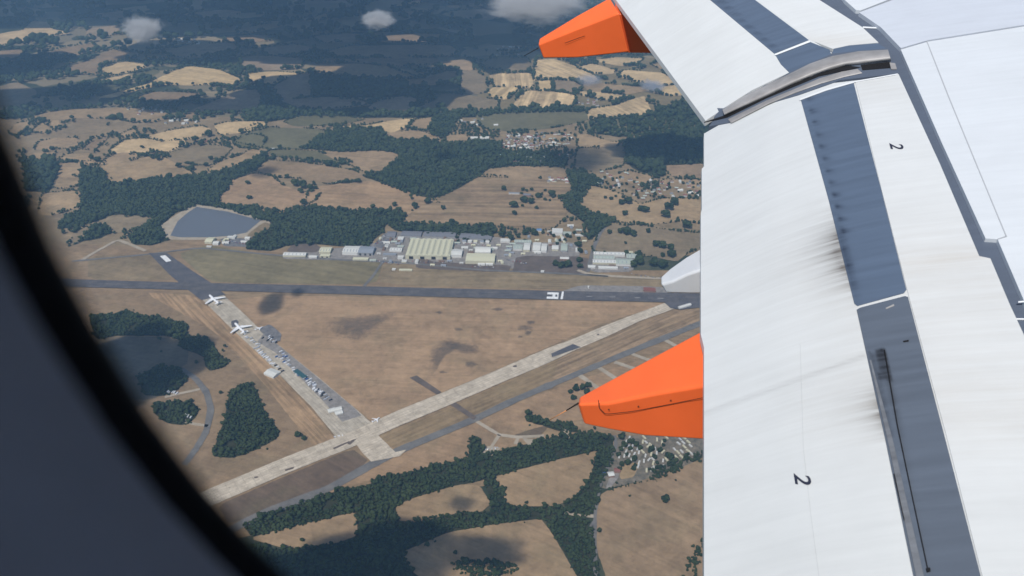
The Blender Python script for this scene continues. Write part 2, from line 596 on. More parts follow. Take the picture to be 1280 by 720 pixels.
field([(758, 223), (785, 214), (816, 221), (812, 231), (785, 229)], 'tan')
field([(724, 259), (732, 240), (742, 234), (765, 239), (785, 248), (800, 256), (825, 249), (850, 249), (885, 251), (885, 281), (850, 275), (825, 279), (780, 281), (760, 273), (735, 269)], 'tan', .05)
field([(742, 315), (750, 291), (766, 280), (790, 281), (840, 290), (885, 293), (885, 305), (855, 318), (845, 326), (810, 319), (775, 319)], 'greytan')
# upper middle (far, mostly under cloud)
field([(490, 9), (512, 3), (525, -1), (527, 3), (515, 8), (497, 10)], 'gold')
field([(500, 15), (540, 14), (535, 18), (505, 19)], 'tan')
field([(558, 7), (576, 7), (575, 10), (562, 10)], 'tan')
field([(296, 38), (335, 30), (357, 32), (320, 40), (300, 43)], 'tan')
field([(370, 25), (393, 22), (405, 18), (421, 19), (400, 27)], 'tan')
field([(410, 65), (440, 58), (500, 57), (560, 57), (572, 65), (560, 71), (500, 72), (450, 73), (420, 70)], 'brown')
field([(390, 90), (400, 82), (440, 80), (480, 82), (492, 88), (525, 98), (480, 98), (440, 95), (410, 93)], 'tan')
field([(308, 92), (340, 90), (374, 92), (360, 98), (340, 105), (325, 103), (310, 99)], 'gold')
field([(338, 112), (365, 95), (390, 93), (390, 120), (370, 124), (350, 124)], 'dim')
field([(350, 125), (400, 123), (450, 126), (462, 132), (400, 137), (358, 135)], 'dim')
field([(460, 135), (470, 128), (500, 122), (522, 124), (515, 137), (480, 140)], 'dim')
field([(548, 78), (575, 75), (592, 78), (590, 88), (570, 87), (553, 83)], 'tan')
field([(575, 114), (575, 90), (595, 89), (609, 100), (608, 115), (590, 118)], 'greytan')
field([(518, 136), (540, 128), (555, 118), (580, 119), (600, 122), (622, 126), (622, 137), (560, 139)], 'greytan')
field([(330, 60), (372, 56), (395, 62), (370, 70), (330, 70)], 'dim')
field([(300, 72), (330, 70), (380, 74), (375, 86), (330, 88), (306, 84)], 'dim')
field([(200, 66), (240, 56), (290, 54), (300, 62), (260, 70), (220, 72)], 'dim')
field([(100, 20), (150, 14), (180, 18), (140, 26)], 'dim')
field([(225, 18), (280, 12), (310, 16), (270, 24)], 'dim')
field([(560, 15), (600, 12), (640, 16), (620, 24), (570, 24)], 'dim')
field([(400, 73), (430, 74), (500, 73), (545, 73), (545, 80), (492, 84), (440, 78), (402, 80)], 'brown')
field([(500, 100), (530, 99), (556, 90), (572, 90), (570, 99), (540, 107), (505, 106)], 'brown')
field([(310, 106), (336, 106), (345, 112), (336, 118), (318, 112)], 'dim')
field([(470, 46), (520, 42), (560, 44), (575, 50), (530, 53), (480, 53)], 'brown')
field([(392, 46), (440, 42), (460, 46), (440, 53), (400, 54)], 'dim')
field([(280, 46), (330, 44), (350, 50), (310, 54), (284, 53)], 'brown')
field([(110, 36), (150, 32), (160, 40), (130, 46), (108, 44)], 'dim')
# the striped stubble fields (upper right)
field([(603, 83), (610, 75), (660, 73), (663, 91), (640, 90), (615, 86)], 'greytan')
field([(612, 93), (665, 92), (666, 110), (640, 110), (617, 108)], 'gold', .30, ((640, 93), (641, 110)), 26)
field([(609, 116), (618, 109), (648, 110), (643, 117), (632, 125), (614, 121)], 'gold', .26, ((618, 123), (634, 110)), 26)
field([(640, 136), (649, 121), (660, 114), (700, 116), (718, 120), (719, 129), (712, 135), (680, 136)], 'gold', .30, ((660, 135), (668, 116)), 34)
field([(668, 101), (670, 76), (692, 75), (720, 84), (747, 97), (740, 103), (700, 100), (674, 99)], 'gold', .28, ((675, 80), (735, 103)), 16)
field([(672, 114), (672, 102), (691, 101), (692, 114)], 'gold')
field([(692, 115), (691, 101), (716, 102), (730, 109), (722, 117)], 'dim')
field([(728, 103), (800, 109), (812, 113), (780, 119), (736, 114)], 'tan')
field([(716, 115), (740, 115), (785, 119), (775, 125), (750, 125), (725, 119)], 'gold', .1)
field([(735, 150), (735, 137), (770, 132), (790, 125), (805, 121), (810, 133), (816, 143), (780, 146)], 'gold', .2, ((790, 145), (766, 132)), 20)
field([(720, 85), (740, 80), (770, 88), (765, 93), (740, 92)], 'gold')
field([(740, 76), (770, 72), (805, 74), (790, 83), (770, 82)], 'gold')
field([(772, 97), (780, 88), (830, 92), (845, 105), (810, 109), (790, 100)], 'gold')
field([(775, 103), (800, 103), (810, 108), (788, 108)], 'green')
field([(808, 112), (850, 106), (858, 119), (835, 120), (815, 116)], 'gold')
field([(812, 81), (835, 78), (850, 86), (830, 88)], 'tan')
field([(596, 141), (730, 138), (733, 151), (690, 160), (640, 164), (603, 160)], 'green', hedge=.6)
field([(735, 152), (800, 148), (885, 152), (885, 168), (800, 170), (735, 164)], 'green', hedge=.6)

# ------------------------------------------------------------------ the airfield
zA = 0.35
def air(px, col, **k):
    return field(px, col, hedge=0, name='airfield_grass', **k)
air([(60, 300), (110, 306), (160, 307), (215, 303), (250, 297), (330, 312), (480, 306), (640, 318), (735, 316), (760, 338), (890, 338), (890, 440), (860, 560), (640, 600), (300, 672), (200, 700), (60, 560)], 'brown', z=zA, lines=.08, ang=.2)
air([(60, 362), (228, 364), (252, 374), (330, 447), (425, 552), (250, 612), (140, 640), (60, 560)], 'brown', z=.7, lines=.0)
air([(180, 366), (232, 368), (252, 374), (330, 447), (424, 552), (395, 563), (330, 480), (270, 415)], 'rust', z=.74, lines=.24, ang=((252, 374), (425, 552)), pitch=9)
air([(276, 368), (850, 379), (820, 384), (745, 407), (620, 463), (500, 512), (466, 528), (444, 510), (400, 474), (340, 425)], 'rust', z=.72, lines=.05, ang=.05, pitch=20)
air([(110, 320), (200, 318), (222, 350), (110, 350)], 'grass', z=.72, lines=.08)
air([(222, 318), (260, 306), (330, 318), (480, 326), (470, 356), (300, 354), (262, 352)], (0.185, 0.165, 0.108), z=.72, lines=.10, ang=.3)
air([(480, 327), (640, 332), (735, 337), (760, 344), (885, 346), (885, 362), (700, 362), (474, 356)], 'grass', z=.72, lines=.12, ang=0, pitch=16)
air([(470, 545), (520, 528), (640, 475), (700, 444), (690, 476), (592, 522), (540, 545), (495, 562)], (.235, .18, .12), z=.72, lines=.14, ang=((500, 533), (760, 421)), pitch=9)
air([(700, 445), (845, 388), (885, 385), (885, 404), (760, 452), (690, 478)], 'brown', z=.73, lines=.25, ang=((500, 533), (760, 421)), pitch=9)
air([(272, 632), (360, 594), (440, 561), (462, 577), (400, 612), (310, 648), (285, 655)], 'dark', z=.72, lines=.08, ang=.6)
air([(320, 648), (410, 616), (490, 572), (592, 530), (650, 502), (740, 470), (860, 430), (860, 500), (700, 530), (590, 576), (470, 598), (420, 614)], 'rust', z=.71, lines=.05)
air([(580, 578), (590, 560), (596, 535), (620, 545), (612, 566)], 'brown', z=.72)
air([(640, 545), (660, 538), (690, 530), (672, 548)], 'dark', z=.74)
soft_patch('worn_grass', [(419, 401), (486, 394), (470, 408), (447, 423), (425, 415)], .78)
soft_patch('worn_grass', [(541, 440), (554, 428), (572, 429), (570, 437), (556, 444), (546, 460), (541, 456)], .78)
soft_patch('worn_grass', [(562, 428), (592, 432), (596, 440), (580, 441), (564, 437)], .80)
soft_patch('worn_grass', [(583, 454), (590, 452), (596, 456), (591, 459), (584, 458)], .78)
for (x, y, a, b) in ((655, 410, 9, 3), (660, 416, 5, 3), (664, 403, 6, 2), (549, 391, 4, 1.5), (572, 412, 5, 1.5), (650, 421, 2, 1.5), (553, 466, 4, 1.5), (623, 387, 7, 2)):
    soft_patch('worn_grass', [(x + a * math.cos(t) * rng.uniform(.6, 1.3), y + b * math.sin(t) * rng.uniform(.6, 1.3)) for t in np.linspace(0, 6.28, 9)[:-1]], .82 + _zf[0] * .001)

air([(100, 424), (150, 421), (190, 421), (222, 424), (236, 437), (234, 455), (222, 462), (226, 480), (190, 500), (120, 500), (90, 450)], (.15, .13, .105), z=.745)  # grass colour darkened to deepen the cloud shadow lying here
# reservoir
sheet('reservoir_bank', [(193, 292), (199, 284), (218, 270), (236, 259), (246, 256), (288, 262), (333, 274), (338, 279), (310, 297), (270, 300), (215, 300)], 1.0, M_track, 0, wob=.2)
tw = Nt('reservoir_water')
tw.p.inputs['Base Color'].default_value = (0.125, 0.135, 0.155, 1)
tw.p.inputs['Roughness'].default_value = 0.4
bmp = tw.new('ShaderNodeBump')
bmp.inputs['Strength'].default_value = 0.25
tw.lk(tw.noise(tw.pos(), 1 / 3, 4), bmp.inputs['Height'])
tw.lk(bmp.outputs[0], tw.p.inputs['Normal'])
sheet('reservoir_water', [(213, 295), (222, 277), (235, 266), (246, 259), (285, 265), (326, 276), (308, 291), (290, 295), (262, 297), (225, 297)], 1.4, tw.m, 0, wob=.1)
air([(312, 291), (330, 278), (341, 281), (322, 296), (306, 299)], 'grass', z=1.5)

# yards and aprons
sheet('yard', [(275, 299), (285, 297), (312, 299), (309, 309), (280, 308)], 1.1, M_apron)
sheet('yard', [(352, 318), (470, 305), (480, 292), (500, 290), (622, 296), (640, 304), (720, 303), (725, 318), (720, 336), (600, 336), (470, 328), (400, 325), (355, 324)], 1.1, M_yard, wob=.6)
sheet('apron', [(480, 292), (493, 290), (494, 297), (482, 312), (466, 308)], 1.2, M_apron)
sheet('yard', [(738, 318), (790, 318), (792, 340), (738, 341)], 1.1, M_yard)
sheet('bare_ground', [(645, 320), (735, 321), (735, 343), (640, 341)], 1.3, M_soil, wob=.6)
sheet('bare_ground', [(520, 322), (545, 328), (640, 332), (635, 341), (520, 336)], 1.3, M_soil, wob=.6)
sheet('bare_ground', [(725, 357), (800, 358), (840, 360), (840, 367), (700, 365)], 1.3, M_yard, wob=.3)
sheet('bare_ground', [(365, 306), (395, 305), (402, 311), (395, 316), (358, 315)], 1.3, M_soil)
sheet('caravan_park_ground', [(768, 545), (885, 545), (885, 560), (868, 577), (845, 592), (800, 602), (752, 613), (757, 590), (765, 570)], 1.0, paving('park_ground', (.09, .085, .065, 1), (.21, .175, .13, 1), 1 / 14), wob=.5)
air([(775, 577), (800, 580), (792, 597), (775, 600)], 'tan', z=1.3)
sheet('yard', [(757, 610), (765, 590), (772, 585), (774, 596), (762, 612)], 1.35, M_yard)

# perimeter road, tracks
def road(px, w, mat, z=1.6, name='road', wob=0.15):
    P = chaikin(np.array(px, float), 2, closed=False)
    W = G(P)
    d = np.gradient(W[:, :2], axis=0)
    d /= np.linalg.norm(d, axis=1)[:, None]
    nrm = np.stack([-d[:, 1], d[:, 0]], 1)
    jit = 1 + wob * rng.uniform(-1, 1, len(W))
    A = W[:, :2] + nrm * (w / 2 * jit)[:, None]
    B = W[:, :2] - nrm * (w / 2 * jit)[:, None]
    V = np.vstack([np.c_[A, np.full(len(A), z)], np.c_[B, np.full(len(B), z)]])
    n = len(W)
    F = np.array([(i, n + i, n + i + 1, i + 1) for i in range(n - 1)])
    return link(name, mesh_from(name, V, F, mat), kind='structure')


road([(90, 327), (180, 319), (250, 310), (330, 318), (420, 325), (500, 328), (600, 338), (720, 343), (760, 346)], 9, M_taxi, name='perimeter_track')
road([(722, 338), (735, 343), (770, 346), (835, 349)], 12, M_track, name='perimeter_track')
road([(100, 327), (118, 316), (147, 300), (163, 306), (182, 314)], 12, M_track, name='track', z=1.5)
road([(735, 340), (738, 325), (744, 305), (750, 292), (758, 282)], 12, M_taxi, z=1.7)
road([(455, 358), (466, 346), (478, 328)], 9, M_taxi, name='taxiway')
road([(226, 462), (244, 473), (258, 490), (264, 512), (258, 540), (245, 562), (230, 582)], 15, M_taxi, name='perimeter_track')
road([(206, 497), (222, 493), (250, 487)], 9, M_track, name='dispersal_track')
road([(228, 526), (240, 530), (260, 533)], 9, M_track, name='dispersal_track')
road([(280, 668), (320, 646), (410, 612), (467, 580), (500, 563), (592, 525), (640, 502), (680, 485), (740, 460), (800, 435), (872, 406), (920, 388)], 22, M_taxi, name='taxiway')
road([(594, 526), (612, 537), (624, 544), (646, 547), (670, 546), (680, 545)], 9, M_track, name='dispersal_track', z=1.5)
road([(624, 544), (617, 555), (611, 564), (604, 570)], 8, M_track, name='dispersal_track', z=1.5)
road([(648, 547), (644, 556)], 8, M_track, name='dispersal_track', z=1.55)
sheet('dispersal_pad', [(652, 548), (672, 550), (675, 560), (660, 557)], 1.55, M_track)
sheet('dispersal_pad', [(608, 558), (626, 560), (622, 566), (612, 572), (602, 570)], 1.55, M_track)
sheet('dispersal_pad', [(703, 536), (711, 536), (712, 543), (716, 547), (709, 549), (705, 544)], 1.55, M_track)
for a, b in (((768, 453), (795, 462)), ((747, 459), (770, 474)), ((722, 468), (748, 486)), ((790, 443), (815, 452)), ((829, 424), (850, 436))):
    road([a, ((a[0] + b[0]) / 2, (a[1] + b[1]) / 2), b], 13, M_track, name='dispersal_track', z=1.5)
road([(768, 545), (770, 556), (766, 568), (760, 585), (750, 606), (746, 625), (744, 650), (744, 700), (746, 760)], 8, M_taxi, z=1.7)
road([(706, 641), (725, 645), (744, 646)], 8, M_track, z=1.65, name='track')
road([(744, 650), (737, 660), (738, 672)], 6, M_taxi, z=1.65, name='track')

# runways
sheet('main_runway', [(20, 346.5), (112, 350.5), (230, 354), (400, 357.5), (560, 361.3), (700, 364.6), (900, 368), (900, 379.5), (860, 379.2), (700, 375.6), (560, 372.2), (400, 367.7), (230, 363), (112, 360), (20, 357)], 2.6, M_runway, 0, .0)
sheet('cross_runway', [(186, 317), (209, 317), (236, 336), (262, 353), (282, 369), (252, 376), (236, 364), (214, 346)], 2.2, M_asphalt, 0, .2)
sheet('disused_runway', [(252, 374), (276, 366), (300, 388), (330, 417), (400, 474), (444, 511), (470, 534), (448, 552), (425, 553), (390, 510), (330, 449), (290, 412)], 1.9, M_conc_b, 0, .25)
sheet('parking_hardstanding', [(330, 417), (372, 452), (440, 508), (452, 520), (428, 528), (402, 500), (345, 442), (322, 428)], 2.0, M_yard, 0, .3)
sheet('hardstanding', [(322, 411), (338, 406), (352, 418), (350, 428), (336, 424)], 2.05, M_apron, 1, .3)
sheet('concrete_runway', [(230, 626), (262, 612), (360, 571), (440, 540), (500, 513), (560, 489), (620, 464), (680, 438), (720, 423), (760, 406), (800, 391), (832, 379), (846, 381), (845, 386), (800, 402), (760, 421), (720, 438), (680, 457), (620, 482), (560, 508), (500, 533), (440, 560), (360, 592), (272, 630), (235, 645)], 2.4, M_conc_a, 0, .25)
sheet('concrete_runway', [(443, 553), (470, 542), (494, 566), (508, 563), (500, 571), (464, 578), (454, 568)], 2.3, M_conc_a, 0, .3)
sheet('asphalt_patch', [(689, 443), (716, 431), (726, 435), (690, 447.5)], 2.8, M_asphalt, 0, .1)
sheet('asphalt_patch', [(830, 379), (885, 377), (885, 384), (850, 388), (838, 386)], 2.7, M_asphalt, 0, .1)
sheet('dark_strip', [(512, 473), (521, 470), (552, 491), (546, 494)], 2.2, M_soil, 0, .1)
sheet('dark_strip', [(563, 507), (570, 504), (596, 522), (592, 526)], 2.2, M_soil, 0, .1)
# painted runway numbers, threshold bar, centre line and arrival pads
sheet('painted_bar', [(700.5, 375), (702.5, 365.5), (704.8, 365.5), (703.4, 375)], 3.0, M_paintwhite, 0, 0)
for q in ([(684.3, 366.4), (698.5, 366.8), (698.1, 369.3), (684.0, 368.9)], [(683.7, 371.7), (697.9, 372.1), (697.6, 374.8), (683.2, 374.4)], [(690.8, 369.1), (694.2, 369.2), (693.9, 371.9), (690.4, 371.8)],
          [(696.9, 369.3), (698.1, 369.3), (697.9, 372.1), (696.6, 372.0)]):
    sheet('painted_number', q, 3.0, M_paintwhite, 0, 0)
for x in (733, 762, 793, 822):
    y = 359.9 + (x - 300) * 0.0262
    sheet('centre_line_dash', [(x, y), (x + 7, y + .15), (x + 7, y + .6), (x, y + .45)], 3.0, M_paintworn, 0, 0)
sheet('painted_block', [(200, 321), (207, 320), (214.5, 327), (208, 328.5)], 3.0, M_paintwhite, 0, 0)

# near fields below the airfield
field([(495, 633), (520, 622), (575, 606), (600, 608), (614, 630), (602, 641), (560, 644), (520, 654), (497, 651)], 'straw', .05, .3, hedge=0)
field([(311, 674), (360, 659), (400, 651), (446, 640), (447, 670), (420, 680), (360, 687)], 'straw', .04, .3, hedge=0)
field([(616, 597), (690, 577), (746, 564), (738, 600), (712, 627), (690, 634), (636, 633)], 'straw', .07, .45, hedge=0)
field([(500, 692), (560, 666), (620, 656), (676, 649), (688, 664), (735, 745), (590, 760), (520, 720)], 'straw', .05, .5, hedge=0)
field([(746, 640), (752, 616), (800, 602), (855, 584), (900, 562), (900, 780), (765, 780), (757, 720), (746, 690)], 'straw', .07, .62, 26, hedge=0)
# ------------------------------------------------------------------ vegetation
def ico(level):
    bm = bmesh.new()
    bmesh.ops.create_icosphere(bm, subdivisions=level, radius=1.0)
    V = np.array([v.co[:] for v in bm.verts])
    F = np.array([[v.index for v in f.verts] for f in bm.faces])
    bm.free()
    return V, F


I1, I2 = ico(1), ico(2)


def crown_template(seed, n, base, spread=0.55, size=(0.35, 0.6)):
    """leafy crown of radius about 1 centred above the origin: n uneven clumps of small faces"""
    r = np.random.default_rng(seed)
    Vs, Fs, T = [], [], []
    off = 0
    for i in range(n):
        v, f = base
        s = r.uniform(*size)
        a, e = r.uniform(0, 6.283), r.uniform(-0.5, 1.0)
        c = np.array([math.cos(a) * spread * math.sqrt(r.uniform(0.1, 1)), math.sin(a) * spread * math.sqrt(r.uniform(.1, 1)), 1.05 + 0.45 * e])
        jit = 1 + r.uniform(-0.28, 0.28, len(v))
        vv = v * jit[:, None] * np.array([s, s, s * 0.8]) + c
        Vs.append(vv)
        Fs.append(f + off)
        T.append(np.full(len(v), r.uniform(0, 1)))
        off += len(v)
    return np.vstack(Vs), np.vstack(Fs), np.concatenate(T)


def trunk_mesh(h, r, limbs, rr):
    V, F = [], []

    def tube(a, b, ra, rb, k=5):
        a, b = np.array(a), np.array(b)
        d = (b - a) / np.linalg.norm(b - a)
        x = np.cross(d, [0.3, 1, 0.2])
        x /= np.linalg.norm(x)
        y = np.cross(d, x)
        o = len(V)
        for c, q in ((a, ra), (b, rb)):
            for i in range(k):
                t = 6.283 * i / k
                V.append(c + q * (math.cos(t) * x + math.sin(t) * y))
        for i in range(k):
            j = (i + 1) % k
            F.append((o + i, o + j, o + k + j))
            F.append((o + i, o + k + j, o + k + i))
    tube((0, 0, 0), (0, 0, h), r, r * .6)
    for i in range(limbs):
        a = 6.283 * i / limbs + rr.uniform(-.3, .3)
        tube((0, 0, h * .8), (math.cos(a) * .5, math.sin(a) * .5, h + .45), r * .5, r * .2)
    return np.array(V), np.array(F)


def tree_mesh(seed, n, base, mat):
    r = np.random.default_rng(seed)
    cv, cf, ct = crown_template(seed, n, base)
    tv, tf = trunk_mesh(0.6, 0.08, 4, r)
    V = np.vstack([cv, tv])
    F = np.vstack([cf, tf + len(cv)])
    T = np.concatenate([ct, np.zeros(len(tv))])
    mi = np.concatenate([np.zeros(len(cf)), np.ones(len(tf))]).astype(int)
    return mesh_from('tree', V, F, [mat, M_bark], False, T, mi)


TREES = [tree_mesh(40 + i, 16, I1, M_leaf) for i in range(7)]
T_NEAR = [crown_template(60 + i, 6, I1, 0.45, (0.42, 0.7)) for i in range(5)]
T_MID = [crown_template(80 + i, 3, I1, 0.38, (0.55, 0.8)) for i in range(5)]
T_FAR = [crown_template(90 + i, 1, I1, 0.1, (0.9, 1.1)) for i in range(5)]


def scatter(name, P, Rr, templates, mat, **props):
    """one mesh of many crowns at ground points P with radii Rr"""
    Vs, Fs, Ts = [], [], []
    off = 0
    k = rng.integers(0, len(templates), len(P))
    ang = rng.uniform(0, 6.283, len(P))
    tint = rng.uniform(-0.25, 0.38, len(P))
    hs = rng.uniform(0.8, 1.25, len(P))
    for ti, (tv, tf, tt) in enumerate(templates):
        s = np.where(k == ti)[0]
        if not len(s):
            continue
        c, sn = np.cos(ang[s])[:, None], np.sin(ang[s])[:, None]
        X = (tv[None, :, 0] * c - tv[None, :, 1] * sn) * Rr[s][:, None] + P[s, 0][:, None]
        Y = (tv[None, :, 0] * sn + tv[None, :, 1] * c) * Rr[s][:, None] + P[s, 1][:, None]
        Z = tv[None, :, 2] * (Rr[s] * hs[s])[:, None]
        Vs.append(np.stack([X, Y, Z], 2).reshape(-1, 3))
        Fs.append((tf[None] + (off + np.arange(len(s)) * len(tv))[:, None, None]).reshape(-1, 3))
        Ts.append((tt[None] * 0.5 + 0.35 + tint[s][:, None]).ravel())
        off += len(s) * len(tv)
    if not Vs:
        return None
    return link(name, mesh_from(name, np.vstack(Vs), np.vstack(Fs), mat, False, np.concatenate(Ts)), **props)


def fill(poly_px, spacing, edge=0.0):
    W = G(np.array(poly_px, float))
    x0, y0 = W[:, :2].min(0)
    x1, y1 = W[:, :2].max(0)
    gx = np.arange(x0, x1, spacing)
    gy = np.arange(y0, y1, spacing)
    X, Y = np.meshgrid(gx, gy)
    P = np.stack([X.ravel(), Y.ravel()], 1) + rng.uniform(-.45, .45, (X.size, 2)) * spacing
    m = inside(P, W[:, :2])
    return P[m]


NTRI = [0]


def wood(px, spacing, r, tmpl, label, mat=None):
    big = 1.6 if np.array(px)[:, 1].mean() > 400 else 1.0
    P = fill(rough_edge(np.array(px, float), 3, 1.5 * big), spacing)
    nz = np.array([mnoise.noise(Vector((p[0] / 30, p[1] / 30, 3))) for p in P])
    keep = nz > -.42
    P = P[keep]
    ex = P[rng.integers(0, len(P), max(3, len(P) // 25))]
    P = np.vstack([P, ex + rng.normal(0, 15 if big > 1 else 22, ex.shape)])
    Rr = np.exp(rng.normal(0, .24, len(P))) * r
    NTRI[0] += len(P) * len(tmpl[0][1])
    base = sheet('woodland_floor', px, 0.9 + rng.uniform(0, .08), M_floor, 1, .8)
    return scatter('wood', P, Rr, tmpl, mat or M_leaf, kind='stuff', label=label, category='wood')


M_floor = simple('woodland_floor', (0.035, 0.038, 0.022), 1.0, noise=.3, scale=.05, spec=0)

